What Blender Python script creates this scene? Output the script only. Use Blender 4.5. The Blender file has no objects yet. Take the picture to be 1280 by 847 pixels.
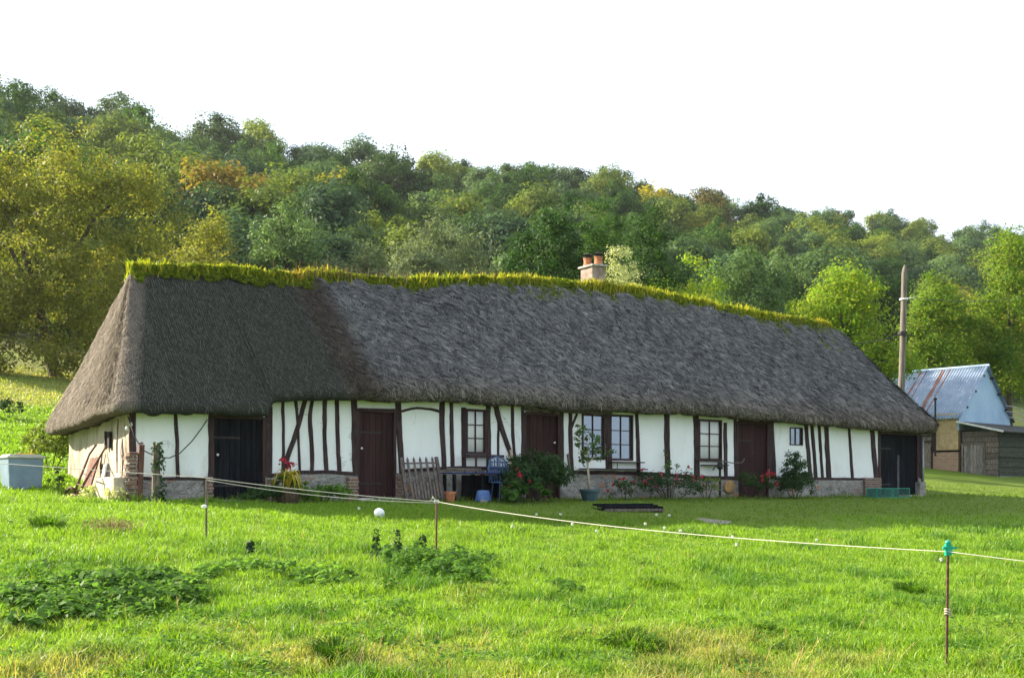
import bpy, math, random
import numpy as np
from mathutils import Vector

rng = np.random.default_rng(11)
random.seed(5)
R = math.radians
scene = bpy.context.scene
COL = scene.collection

# ------------------------------------------------------------------ view
F, CX, HY, EYE = 1400.0, 640.0, 608.0, 1.6      # pixels of the 1280 px photograph
cam_d = bpy.data.cameras.new('camera')
cam = bpy.data.objects.new('camera', cam_d)
COL.objects.link(cam)
cam.location = (0, 0, EYE)
cam.rotation_euler = (R(90), 0, 0)
cam_d.sensor_width = 36
cam_d.lens = 36 * F / 1280
cam_d.shift_y = (HY - 423.5) / 1280
cam_d.clip_end = 3000
scene.camera = cam

# ------------------------------------------------------------------ frames
P0 = np.array([(170 - CX) / F * 23.3, 23.3])
VPX = 2645.0
_w = np.array([(VPX - CX) / F, 1.0]); U = _w / np.linalg.norm(_w)
N = np.array([U[1], -U[0]])
ANG = math.atan2(U[1], U[0])
BASE = 1.27
P0N = P0 @ N

def W(px, py, off=0.0):
    """pixel -> cottage coordinates on the vertical plane `off` metres in front of the front wall"""
    a = (px - CX) / F
    d = (P0N + off) / (a * N[0] + N[1])
    p = np.array([a * d, d])
    return ((p - P0) @ U, -off, EYE + (HY - py) / F * d - BASE)

def to_world(u, y, z=0.0):
    p = P0 + U * u - N * y
    return (p[0], p[1], z + BASE)

def at(px, py, d):
    return np.array([(px - CX) / F * d, d, EYE + (HY - py) / F * d])

# ------------------------------------------------------------------ value noise
def _h(ix, iy, iz):
    n = (ix.astype(np.int64) * 374761393 + iy.astype(np.int64) * 668265263 + iz.astype(np.int64) * 2147483647) & 0xffffffff
    n = ((n ^ (n >> 13)) * 1274126177) & 0xffffffff
    n = ((n ^ (n >> 16)) * 2246822519) & 0xffffffff
    return ((n ^ (n >> 15)) & 0xffffff) / float(0xffffff)

def vn(x, y, z=0.0):
    x, y, z = np.broadcast_arrays(np.asarray(x, float), np.asarray(y, float), np.asarray(z, float))
    ix, iy, iz = np.floor(x), np.floor(y), np.floor(z)
    fx, fy, fz = x - ix, y - iy, z - iz
    fx, fy, fz = [f * f * (3 - 2 * f) for f in (fx, fy, fz)]
    r = 0
    for a in (0, 1):
        for b in (0, 1):
            for c in (0, 1):
                r = r + _h(ix + a, iy + b, iz + c) * (fx if a else 1 - fx) * (fy if b else 1 - fy) * (fz if c else 1 - fz)
    return r * 2 - 1

def fbm(x, y, z=0.0, o=4):
    r, a, f = 0, 1.0, 1.0
    for k in range(o):
        r = r + a * vn(np.asarray(x) * f + 17.3 * k, np.asarray(y) * f - 9.1 * k, np.asarray(z) * f + 4.7 * k)
        a *= .5; f *= 2.03
    return r / 1.6

def sstep(a, b, x):
    t = np.clip((x - a) / (b - a), 0, 1)
    return t * t * (3 - 2 * t)

# ------------------------------------------------------------------ terrain
_sx = np.array([-700, -260, -195, -150, -90, -60, -40, -20, -8, -3, 0, 2, 4.5, 6.5, 9, 13, 17.8, 24, 120])
_sz = np.array([76, 72, 67, 48, 21.5, 12, 7.6, 3.9, 2.2, 1.6, 1.27, 1.2, .98, .80, .52, .2, .02, -.04, -1.5])
_tx = np.arange(-700, 120, .25)
_tz = np.interp(_tx, _sx, _sz)
_k = np.hanning(11); _k /= _k.sum()
_ts = np.convolve(np.pad(_tz, 5, mode='edge'), _k, 'valid')

def terrain(x, y):
    x = np.asarray(x, float); y = np.asarray(y, float)
    s = x * N[0] + y * N[1] - P0N
    z = np.interp(s, _tx, _ts)
    z = z + .055 * np.clip(x, -150, 250) * sstep(20, 190, -s)
    z = z + 2.5 * fbm(x / 40, y / 40) * sstep(40, 120, -s) - 2.8 * np.exp(-((x + 30) / 32) ** 2) * sstep(110, 170, -s)
    z = z + .05 * fbm(x / 1.6, y / 1.6, 3.0) * sstep(1.0, 7.0, s) + .035 * vn(x * 2.6, y * 2.6) * sstep(5.0, 12.0, s) + .05 * np.clip(fbm(x / .8, y / .8, 8.0), -.2, 1) * sstep(9.0, 15.0, s)
    z = z + .25 * fbm(x / 6, y / 6, 9.0) * sstep(6, 18, -s)
    return z

def G(px, py, lo=6.0, hi=160.0):
    """where the pixel's line of sight first meets the ground"""
    d = np.linspace(lo, hi, 4000)
    X = (px - CX) / F * d
    ray = EYE + (HY - py) / F * d
    below = ray <= terrain(X, d)
    i = int(np.argmax(below)) if below.any() else len(d) - 1
    return np.array([X[i], d[i], float(terrain(X[i], d[i]))])

# ------------------------------------------------------------------ objects
def link(o, parent=None):
    COL.objects.link(o)
    if parent is not None:
        o.parent = parent
    return o

def thing(name, label, cat, loc=(0, 0, 0), rz=0.0, group=None, kind=None):
    o = bpy.data.objects.new(name, None)
    o.empty_display_size = .2
    link(o)
    o.location = loc
    o.rotation_euler = (0, 0, rz)
    tag(o, label, cat, group, kind)
    return o

def tag(o, label=None, cat=None, group=None, kind=None):
    if label: o['label'] = label
    if cat: o['category'] = cat
    if group: o['group'] = group
    if kind: o['kind'] = kind
    return o

def np_mesh(name, v, quads=None, tris=None, mats=(), smooth=False, mi=None):
    me = bpy.data.meshes.new(name)
    v = np.asarray(v, np.float32).reshape(-1, 3)
    nq = 0 if quads is None else len(quads); nt = 0 if tris is None else len(tris)
    me.vertices.add(len(v)); me.vertices.foreach_set('co', v.ravel())
    loops = []
    if nq: loops.append(np.asarray(quads, np.int32).ravel())
    if nt: loops.append(np.asarray(tris, np.int32).ravel())
    loops = np.concatenate(loops)
    me.loops.add(len(loops)); me.loops.foreach_set('vertex_index', loops)
    me.polygons.add(nq + nt)
    st = np.concatenate([np.arange(nq) * 4, nq * 4 + np.arange(nt) * 3]).astype(np.int32)
    me.polygons.foreach_set('loop_start', st)
    if mi is not None: me.polygons.foreach_set('material_index', np.asarray(mi, np.int32))
    if smooth: me.polygons.foreach_set('use_smooth', np.ones(nq + nt, bool))
    for m in mats: me.materials.append(m)
    me.update(calc_edges=True)
    me.validate()
    return me

def mesh_obj(name, me, parent=None, loc=None):
    o = bpy.data.objects.new(name, me)
    link(o, parent)
    if loc is not None: o.location = loc
    return o

class MB:
    def __init__(s): s.v = []; s.f = []
    def add(s, vs, fs):
        b = len(s.v); s.v += [tuple(map(float, p)) for p in vs]; s.f += [tuple(i + b for i in f) for f in fs]
    def box(s, c, d, rot=None, taper=1.0):
        hx, hy, hz = d[0] / 2, d[1] / 2, d[2] / 2
        vs = []
        for z in (-hz, hz):
            k = taper if z > 0 else 1.0
            for (x, y) in ((-hx, -hy), (hx, -hy), (hx, hy), (-hx, hy)): vs.append(Vector((x * k, y * k, z)))
        if rot is not None: vs = [rot @ v for v in vs]
        vs = [v + Vector(c) for v in vs]
        s.add(vs, [(0, 3, 2, 1), (4, 5, 6, 7), (0, 1, 5, 4), (1, 2, 6, 5), (2, 3, 7, 6), (3, 0, 4, 7)])
        return s
    def prism(s, poly, y0, y1):
        """polygon in (x, z), extruded along y"""
        n = len(poly)
        vs = [(x, y0, z) for x, z in poly] + [(x, y1, z) for x, z in poly]
        fs = [tuple(range(n)), tuple(range(2 * n - 1, n - 1, -1))]
        fs += [(i, i + n, (i + 1) % n + n, (i + 1) % n) for i in range(n)]
        s.add(vs, fs); return s
    def tube(s, pts, rad, n=8, cap=True):
        pts = [Vector(p) for p in pts]
        if not hasattr(rad, '__len__'): rad = [rad] * len(pts)
        rings = []
        ref = None
        for i, p in enumerate(pts):
            t = (pts[min(i + 1, len(pts) - 1)] - pts[max(i - 1, 0)]).normalized()
            if ref is None:
                ref = t.orthogonal().normalized()
            ref = (ref - t * ref.dot(t)).normalized()
            b = t.cross(ref)
            rings.append([p + (ref * math.cos(2 * math.pi * k / n) + b * math.sin(2 * math.pi * k / n)) * rad[i] for k in range(n)])
        vs = [q for r in rings for q in r]
        fs = []
        for i in range(len(pts) - 1):
            for k in range(n):
                fs.append((i * n + k, i * n + (k + 1) % n, (i + 1) * n + (k + 1) % n, (i + 1) * n + k))
        if cap:
            fs.append(tuple(range(n - 1, -1, -1)))
            fs.append(tuple((len(pts) - 1) * n + k for k in range(n)))
        s.add(vs, fs); return s
    def lathe(s, prof, n=20, c=(0, 0, 0)):
        vs, fs = [], []
        for (r, z) in prof:
            for k in range(n):
                a = 2 * math.pi * k / n
                vs.append((c[0] + r * math.cos(a), c[1] + r * math.sin(a), c[2] + z))
        for i in range(len(prof) - 1):
            for k in range(n):
                fs.append((i * n + k, i * n + (k + 1) % n, (i + 1) * n + (k + 1) % n, (i + 1) * n + k))
        fs.append(tuple(range(n - 1, -1, -1))); fs.append(tuple((len(prof) - 1) * n + k for k in range(n)))
        s.add(vs, fs); return s
    def build(s, name, mat, parent=None, smooth=False, bevel=0.0, loc=None):
        me = bpy.data.meshes.new(name)
        me.from_pydata(s.v, [], s.f)
        me.materials.append(mat)
        if smooth:
            me.polygons.foreach_set('use_smooth', np.ones(len(me.polygons), bool))
        me.update()
        o = mesh_obj(name, me, parent, loc)
        if bevel:
            b = o.modifiers.new('bevel', 'BEVEL'); b.width = bevel; b.segments = 2; b.limit_method = 'ANGLE'
        return o

# ------------------------------------------------------------------ materials
class NT:
    def __init__(s, name):
        s.m = bpy.data.materials.new(name); s.m.use_nodes = True
        s.t = s.m.node_tree; s.t.nodes.clear()
        s.out = s.n('ShaderNodeOutputMaterial')
    def n(s, kind, **kw):
        o = s.t.nodes.new(kind)
        for k, v in kw.items(): setattr(o, k, v)
        return o
    def l(s, a, b): s.t.links.new(a, b)
    def setin(s, node, key, val):
        if isinstance(val, bpy.types.NodeSocket): s.l(val, node.inputs[key])
        else:
            if isinstance(val, (tuple, list)) and len(val) == 3 and node.inputs[key].type == 'RGBA': val = (*val, 1)
            node.inputs[key].default_value = val
    def coords(s, scale=(1, 1, 1), uv=False, rot=(0, 0, 0)):
        tc = s.n('ShaderNodeTexCoord'); mp = s.n('ShaderNodeMapping')
        mp.inputs['Scale'].default_value = scale; mp.inputs['Rotation'].default_value = rot
        s.l(tc.outputs['UV' if uv else 'Object'], mp.inputs['Vector'])
        return mp.outputs['Vector']
    def noise(s, vec, scale=5, detail=4, rough=.6, dist=0):
        o = s.n('ShaderNodeTexNoise')
        o.inputs['Scale'].default_value = scale; o.inputs['Detail'].default_value = detail
        o.inputs['Roughness'].default_value = rough; o.inputs['Distortion'].default_value = dist
        if vec is not None: s.l(vec, o.inputs['Vector'])
        return o.outputs['Fac']
    def mix(s, f, a, b, mode='MIX'):
        o = s.n('ShaderNodeMix', data_type='RGBA', blend_type=mode)
        s.setin(o, 0, f); s.setin(o, 6, a); s.setin(o, 7, b)
        return o.outputs[2]
    def ramp(s, f, lo, hi):
        o = s.n('ShaderNodeMapRange'); o.interpolation_type = 'SMOOTHSTEP'
        s.setin(o, 0, f); o.inputs[1].default_value = lo; o.inputs[2].default_value = hi
        return o.outputs[0]
    def math(s, op, a, b=0.0):
        o = s.n('ShaderNodeMath', operation=op); s.setin(o, 0, a); s.setin(o, 1, b); return o.outputs[0]
    def bump(s, hgt, strength=.5, dist=.02):
        o = s.n('ShaderNodeBump'); o.inputs['Strength'].default_value = strength; o.inputs['Distance'].default_value = dist
        s.l(hgt, o.inputs['Height']); return o.outputs['Normal']
    def bsdf(s, color, rough=.8, normal=None, metal=0.0, spec=.3, **kw):
        o = s.n('ShaderNodeBsdfPrincipled')
        s.setin(o, 'Base Color', color); s.setin(o, 'Roughness', rough); s.setin(o, 'Metallic', metal)
        s.setin(o, 'Specular IOR Level', spec)
        for k, v in kw.items(): s.setin(o, k, v)
        if normal is not None: s.l(normal, o.inputs['Normal'])
        return o.outputs[0]
    def done(s, shader):
        s.l(shader, s.out.inputs['Surface']); return s.m

def m_simple(name, c1, c2, scale=(6, 6, 6), lo=.35, hi=.65, rough=.8, bump=.3, bd=.01, metal=0.0, spec=.3, wear=None, detail=5, wearscale=9, wlo=.62, whi=.7):
    t = NT(name); v = t.coords(scale)
    n = t.noise(v, 1.0, detail)
    c = t.mix(t.ramp(n, lo, hi), c1, c2)
    if scale[0] != scale[2]:
        c = t.mix(1.0, c, t.mix(t.n('ShaderNodeNewGeometry').outputs['Random Per Island'], (.72, .74, .76), (1.3, 1.26, 1.22)), 'MULTIPLY')
    if wear:
        w = t.noise(t.coords((wearscale, wearscale, wearscale * .5)), 1.0, 6, .7)
        c = t.mix(t.ramp(w, wlo, whi), c, wear)
    return t.done(t.bsdf(c, rough, t.bump(n, bump, bd), metal, spec))

def m_leaf(name, c1, c2, trans=.4, c3=None, tcol=1.6, rough=.55, amount=.22):
    t = NT(name)
    g = t.n('ShaderNodeNewGeometry')
    c = t.mix(g.outputs['Random Per Island'], c1, c2)
    if c3 is not None:
        nn = t.noise(t.coords((1, 1, 1)), .45, 3)
        rr = t.math('ADD', t.math('MULTIPLY', g.outputs['Random Per Island'], .35), t.math('MULTIPLY', nn, .9))
        c = t.mix(t.ramp(rr, .66 - amount * .3, .66 + amount * .6), c, c3)
    oi = t.n('ShaderNodeObjectInfo')
    c = t.mix(1.0, c, t.mix(oi.outputs['Random'], (.62, .68, .74), (1.42, 1.32, 1.05)), 'MULTIPLY')
    p = t.bsdf(c, rough, None, 0, .08)
    tr = t.n('ShaderNodeBsdfTranslucent')
    t.l(t.mix(1.0, c, (tcol, tcol * 1.05, tcol * .6), 'MULTIPLY'), tr.inputs['Color'])
    ms = t.n('ShaderNodeMixShader'); ms.inputs[0].default_value = trans
    t.l(p, ms.inputs[1]); t.l(tr.outputs[0], ms.inputs[2])
    return t.done(ms.outputs[0])

M = {}
M['timber'] = m_simple('dark_timber', (.022, .012, .014), (.055, .032, .032), (16, 16, 3), rough=.85, bump=.6, bd=.012, wear=(.13, .11, .10), wlo=.6, whi=.76)
M['frame'] = m_simple('painted_frame', (.022, .008, .008), (.045, .016, .016), (10, 10, 3), rough=.6, bump=.25)
M['maroon'] = m_simple('maroon_door_paint', (.028, .0125, .013), (.046, .021, .022), (14, 14, 1.2), rough=.75, bump=.35, spec=.12, wear=(.30, .25, .24), wearscale=12, wlo=.69, whi=.73)
M['blackwood'] = m_simple('black_door_wood', (.004, .005, .007), (.014, .015, .02), (18, 18, 1.4), rough=.85, bump=.5, spec=.06, wear=(.09, .10, .12), wearscale=7, wlo=.66, whi=.8)
M['greywood'] = m_simple('weathered_wood', (.07, .055, .045), (.19, .16, .135), (30, 30, 4), rough=.9, bump=.5)
M['gatewood'] = m_simple('gate_wood', (.08, .062, .056), (.18, .145, .13), (30, 30, 3), rough=.9, bump=.5)
M['palewood'] = m_simple('pale_wood', (.34, .28, .2), (.5, .43, .33), (30, 30, 4), rough=.85, bump=.3)
M['redpost'] = m_simple('reddish_post_wood', (.10, .045, .035), (.19, .095, .07), (30, 30, 3), rough=.9, bump=.4)
M['rust'] = m_simple('rusty_iron', (.055, .03, .02), (.14, .07, .04), (40, 40, 40), rough=.8, bump=.3, metal=.2)
M['iron'] = m_simple('dark_iron', (.02, .02, .022), (.05, .045, .04), (40, 40, 40), rough=.6, bump=.2, metal=.4)
M['rope'] = m_simple('white_tape', (.42, .40, .35), (.56, .54, .48), (60, 60, 60), rough=.8, bump=.2)
M['blueplastic'] = m_simple('blue_grey_plastic', (.15, .22, .30), (.19, .27, .36), (3, 3, 3), rough=.5, bump=.05)
M['blue'] = m_simple('dark_blue_paint', (.012, .02, .075), (.028, .045, .14), (9, 9, 9), rough=.5, bump=.1)
M['bluechair'] = m_simple('blue_chair_paint', (.04, .085, .19), (.07, .13, .26), (9, 9, 9), rough=.5, bump=.1)
M['greenpot'] = m_simple('blue_green_pot', (.035, .07, .085), (.06, .105, .125), (6, 6, 6), rough=.6, bump=.1)
M['greenplastic'] = m_simple('green_plastic', (.0, .24, .15), (.01, .34, .22), (9, 9, 9), rough=.4, bump=.05)
M['greencrate'] = m_simple('green_mesh', (.02, .09, .075), (.04, .14, .11), (9, 9, 9), rough=.6, bump=.1)
M['terracotta'] = m_simple('terracotta', (.36, .12, .055), (.50, .20, .10), (9, 9, 9), rough=.8, bump=.2)
M['concrete'] = m_simple('grey_concrete', (.25, .24, .22), (.42, .4, .37), (9, 9, 9), rough=.9, bump=.4)
M['chimney'] = m_simple('chimney_render', (.21, .145, .12), (.33, .26, .225), (5, 5, 5), rough=.9, bump=.5, wear=(.25, .12, .08), wearscale=4, wlo=.62, whi=.7)
M['white'] = m_simple('white_plastic', (.76, .76, .76), (.82, .82, .82), (9, 9, 9), rough=.4, bump=.02)
M['soil'] = m_simple('soil', (.05, .035, .02), (.10, .07, .045), (20, 20, 20), rough=.95, bump=.8)
M['bark'] = m_simple('bark', (.045, .036, .028), (.11, .09, .07), (9, 9, 2), rough=.95, bump=.9, bd=.03)
M['polewood'] = m_simple('pole_wood', (.095, .083, .07), (.19, .168, .142), (22, 22, 1.2), rough=.9, bump=.5, wear=(.08, .05, .04), wearscale=3)
M['petal_red'] = m_simple('red_petals', (.30, .012, .03), (.46, .025, .05), (30, 30, 30), rough=.6, bump=0)
M['petal_pink'] = m_simple('pink_petals', (.36, .03, .07), (.5, .07, .12), (30, 30, 30), rough=.6, bump=0)
M['dandelion'] = m_simple('seed_head', (.62, .62, .56), (.78, .78, .72), (30, 30, 30), rough=.9, bump=0)
M['curtain'] = m_simple('white_net', (.78, .80, .80), (.86, .88, .88), (25, 25, 2), rough=.9, bump=.5, bd=.03)
M['dark'] = m_simple('shade_black', (.012, .012, .014), (.02, .02, .022), (2, 2, 2), rough=.9, bump=0)

def mat_limewash(name, c1, c2, stain, sl=.6, sh=.8, bump=.35):
    t = NT(name)
    a = t.noise(t.coords((1.3, 1.3, .8)), 1.0, 6, .65)
    b = t.noise(t.coords((14, 14, 14)), 1.0, 5, .7)
    c = t.mix(t.ramp(a, .35, .7), c1, c2)
    c = t.mix(t.ramp(t.noise(t.coords((2.2, 2.2, .7)), 1.0, 7, .75), sl, sh), c, stain)
    sz_ = t.n('ShaderNodeSeparateXYZ'); tc_ = t.n('ShaderNodeTexCoord'); t.l(tc_.outputs['Object'], sz_.inputs[0])
    spl = t.ramp(t.math('ADD', sz_.outputs[2], t.math('MULTIPLY', t.noise(t.coords((5, 5, 2)), 1, 6, .75), 1.0)), 1.25, .75)
    c = t.mix(t.math('MULTIPLY', spl, .6), c, (.42, .38, .31))
    vo = t.n('ShaderNodeTexVoronoi', feature='DISTANCE_TO_EDGE'); vo.inputs['Scale'].default_value = 1.1
    wv = t.n('ShaderNodeTexNoise'); wv.inputs['Scale'].default_value = 2.5; wv.inputs['Detail'].default_value = 6; t.l(tc_.outputs['Object'], wv.inputs['Vector'])
    t.l(t.mix(.35, tc_.outputs['Object'], wv.outputs['Color']), vo.inputs['Vector'])
    crk = t.math('MULTIPLY', t.ramp(vo.outputs['Distance'], .008, .002), t.ramp(t.noise(t.coords((.9, .9, .9)), 1, 3), .5, .6))
    c = t.mix(t.math('MULTIPLY', crk, .55), c, (.3, .28, .25))
    hgt = t.math('ADD', t.math('SUBTRACT', a, t.math('MULTIPLY', crk, .5)), t.math('MULTIPLY', b, .35))
    return t.done(t.bsdf(c, .9, t.bump(hgt, bump, .03), 0, .2))
M['lime'] = mat_limewash('white_limewash', (.78, .79, .78), (.84, .85, .84), (.66, .64, .58), .5, .78)
M['gable'] = mat_limewash('old_cream_plaster', (.40, .35, .285), (.52, .46, .385), (.24, .18, .13), .46, .68, .8)

def mat_rubble():
    t = NT('rubble_stone')
    v = t.coords((1, 1, 1.35))
    w = t.n('ShaderNodeVectorMath', operation='ADD')
    nz = t.n('ShaderNodeTexNoise'); nz.inputs['Scale'].default_value = 4; t.l(v, nz.inputs['Vector'])
    sc = t.n('ShaderNodeVectorMath', operation='SCALE'); sc.inputs[3].default_value = .12
    t.l(nz.outputs['Color'], sc.inputs[0]); t.l(v, w.inputs[0]); t.l(sc.outputs[0], w.inputs[1])
    vo = t.n('ShaderNodeTexVoronoi', feature='DISTANCE_TO_EDGE'); vo.inputs['Scale'].default_value = 6
    vc = t.n('ShaderNodeTexVoronoi'); vc.inputs['Scale'].default_value = 6
    t.l(w.outputs[0], vo.inputs['Vector']); t.l(w.outputs[0], vc.inputs['Vector'])
    st = t.ramp(vo.outputs['Distance'], .02, .09)
    hs = t.n('ShaderNodeSeparateColor'); t.l(vc.outputs['Color'], hs.inputs[0])
    col = t.mix(hs.outputs[0], (.13, .125, .12), (.34, .32, .29))
    col = t.mix(t.ramp(hs.outputs[1], .88, .92), col, (.36, .17, .10))
    n = t.noise(v, 9, 6, .7)
    patch = t.ramp(t.noise(v, 1.1, 4), .42, .62)
    mortar = t.mix(t.ramp(n, .3, .7), (.24, .225, .2), (.40, .385, .355))
    col = t.mix(st, mortar, col)
    col = t.mix(t.math('MULTIPLY', patch, .85), col, mortar)
    hgt = t.math('ADD', t.math('MULTIPLY', st, .8), n)
    return t.done(t.bsdf(col, .92, t.bump(hgt, .9, .04), 0, .2))
M['rubble'] = mat_rubble()

def mat_brick(name, c1, c2, mortar, scale=1.0):
    t = NT(name)
    tc = t.n('ShaderNodeTexCoord'); sx = t.n('ShaderNodeSeparateXYZ'); t.l(tc.outputs['Object'], sx.inputs[0])
    cb = t.n('ShaderNodeCombineXYZ')
    t.l(t.math('ADD', sx.outputs[0], sx.outputs[1]), cb.inputs[0]); t.l(sx.outputs[2], cb.inputs[1])
    b = t.n('ShaderNodeTexBrick'); t.l(cb.outputs[0], b.inputs['Vector'])
    b.inputs['Scale'].default_value = scale; b.inputs['Brick Width'].default_value = .23; b.inputs['Row Height'].default_value = .075
    b.inputs['Mortar Size'].default_value = .012
    t.setin(b, 'Color1', c1); t.setin(b, 'Color2', c2); t.setin(b, 'Mortar', mortar)
    n = t.noise(t.coords((12, 12, 12)), 1, 5, .7)
    c = t.mix(t.math('MULTIPLY', t.ramp(n, .5, .7), .6), b.outputs['Color'], (.30, .27, .24))
    hgt = t.math('ADD', t.math('MULTIPLY', b.outputs['Fac'], -.8), n)
    return t.done(t.bsdf(c, .9, t.bump(hgt, .6, .02), 0, .2))
M['brick'] = mat_brick('old_red_brick', (.13, .062, .045), (.25, .125, .085), (.27, .25, .22))
M['barnbrick'] = mat_brick('barn_brick', (.30, .13, .08), (.42, .24, .15), (.42, .36, .28))
M['mud'] = m_simple('yellow_mud_render', (.38, .27, .14), (.50, .37, .21), (4, 4, 4), rough=.95, bump=.7, bd=.03)
M['orange'] = m_simple('orange_clay_patch', (.38, .22, .09), (.5, .3, .14), (6, 6, 6), rough=.95, bump=.5)

def mat_thatch(name, body):
    t = NT(name)
    uv = t.coords((1, 1, 1), uv=True)
    sx = t.n('ShaderNodeSeparateXYZ'); tc = t.n('ShaderNodeTexCoord'); t.l(tc.outputs['Object'], sx.inputs[0])
    fine = t.noise(t.coords((55, 5, 1), uv=True), 1, 4, .7)
    diag = t.noise(t.coords((13, 5.5, 1), uv=True, rot=(0, 0, R(-28))), 1, 4, .72, .5)
    big = t.noise(t.coords((.5, .7, 1), uv=True), 1, 4, .6)
    g = t.n('ShaderNodeNewGeometry')
    rnd = g.outputs['Random Per Island']
    # newer dark section at the low-u end, older rough grey section beyond the joint
    old = t.ramp(t.math('ADD', sx.outputs[0], t.math('MULTIPLY', t.math('ADD', big, t.math('MULTIPLY', diag, .8)), .8)), 5.2, 6.5)
    # end slope (small u): tan-brown, its sunlit lightness put into the colour
    end = t.ramp(t.math('ADD', t.math('MULTIPLY', sx.outputs[0], -1.0), t.math('ADD', t.math('MULTIPLY', sx.outputs[2], .345), -.92)), -.22, .02)
    if body:
        v1 = t.ramp(fine, .32, .72); v2 = t.ramp(diag, .42, .62)
    else:
        ta = t.n('ShaderNodeAttribute'); ta.attribute_name = 'tone'; v1 = ta.outputs['Fac']; v2 = v1
    cn = t.mix(v1, (.018, .021, .017), (.13, .13, .106) if not body else (.07, .073, .06))
    cn = t.mix(t.math('MULTIPLY', t.ramp(big, .5, .75), .35), cn, (.05, .06, .03))
    co = t.mix(v2, (.05, .053, .06), (.30, .295, .285) if not body else (.145, .145, .145))  # body darker than its straw: shade of the gaps put into colour
    brown = t.math('MULTIPLY', t.ramp(t.math('ADD', sx.outputs[2], t.math('MULTIPLY', big, 1.6)), 4.3, 3.0), .7)
    co = t.mix(brown, co, t.mix(v2, (.05, .04, .03), (.30, .235, .175)))
    moss = t.noise(t.coords((.8, .8, 1), uv=True), 1.4, 5, .7)
    co = t.mix(t.math('MULTIPLY', t.ramp(moss, .52, .72), .5), co, t.mix(v2, (.045, .058, .022), (.22, .25, .11)))
    ce = t.mix(v1, (.072, .06, .047), (.29, .25, .205))
    c = t.mix(old, cn, co)
    c = t.mix(end, c, ce)
    seam = t.math('MULTIPLY', t.ramp(sx.outputs[0], 4.45, 4.95), t.math('SUBTRACT', 1.0, t.ramp(sx.outputs[0], 5.2, 5.75)))
    c = t.mix(t.math('MULTIPLY', seam, .75), c, t.mix(v2, (.035, .026, .02), (.105, .078, .058)))
    hgt = t.math('ADD', fine, t.math('MULTIPLY', diag, 1.2))
    return t.done(t.bsdf(c, .95, t.bump(hgt, .9, .05), 0, .1))
M['thatch'] = mat_thatch('thatch', True)
M['straw'] = mat_thatch('thatch_straw', False)

def mat_glass(name, tint=(.02, .025, .03)):
    t = NT(name)
    v = t.noise(t.coords((3, 3, 3)), 1.2, 2)
    return t.done(t.bsdf((.20, .24, .28), .06, t.bump(v, .16, .03), .7, .9))
M['glass'] = mat_glass('window_glass')
def mat_clear():
    t = NT('thin_pane')
    tr = t.n('ShaderNodeBsdfTransparent'); gl = t.n('ShaderNodeBsdfGlossy'); gl.inputs['Roughness'].default_value = .03
    fr = t.n('ShaderNodeFresnel'); fr.inputs[0].default_value = 1.55
    ms = t.n('ShaderNodeMixShader'); t.l(fr.outputs[0], ms.inputs[0]); t.l(tr.outputs[0], ms.inputs[1]); t.l(gl.outputs[0], ms.inputs[2])
    return t.done(ms.outputs[0])
M['clear'] = mat_clear()

def mat_tin(name, base1, base2, rust):
    t = NT(name)
    v = t.coords((1, 1, 1), uv=True)
    sx = t.n('ShaderNodeSeparateXYZ'); t.l(v, sx.inputs[0])
    n = t.noise(t.coords((1.2, 1.2, 1), uv=True), 1, 5, .7)
    c = t.mix(t.ramp(n, .35, .65), base1, base2)
    c = t.mix(t.ramp(t.noise(t.coords((2.5, 4, 1), uv=True), 1.3, 5), .66, .7), c, (.62, .66, .7))
    if rust:
        tot = None
        for (a, w) in ((3.15, .15), (3.5, .045), (1.9, .09), (2.2, .035)):
            wob = t.math('ADD', t.math('SUBTRACT', sx.outputs[0], a), t.math('MULTIPLY', t.math('SUBTRACT', t.noise(t.coords((3, 1.5, 1), uv=True), 2, 5, .7), .5), w * 2.0))
            r = t.math('SUBTRACT', 1.0, t.ramp(t.math('ABSOLUTE', wob), w * .55, w))
            tot = r if tot is None else t.math('MAXIMUM', tot, r)
        tot = t.math('MULTIPLY', tot, t.ramp(t.noise(t.coords((9, 1.1, 1), uv=True), 1, 5, .7), .34, .52))
        c = t.mix(tot, c, t.mix(t.noise(v, 14, 4), (.13, .04, .02), (.28, .12, .07)))
    wv = t.math('SINE', t.math('MULTIPLY', sx.outputs[0], 2 * math.pi / .15))
    return t.done(t.bsdf(c, .5, t.bump(wv, .5, .02), .25, .4))
M['tinroof'] = mat_tin('rusty_tin_roof', (.20, .265, .365), (.28, .35, .45), True)
M['tinwall'] = mat_tin('blue_grey_tin', (.27, .40, .58), (.33, .46, .64), False)
M['sheddark'] = m_simple('dark_green_planks', (.018, .024, .016), (.055, .06, .042), (3, 3, 25), rough=.9, bump=.5)
M['shedroof'] = m_simple('dark_felt_roof', (.03, .028, .027), (.075, .07, .066), (6, 6, 6), rough=.9, bump=.4)

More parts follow.
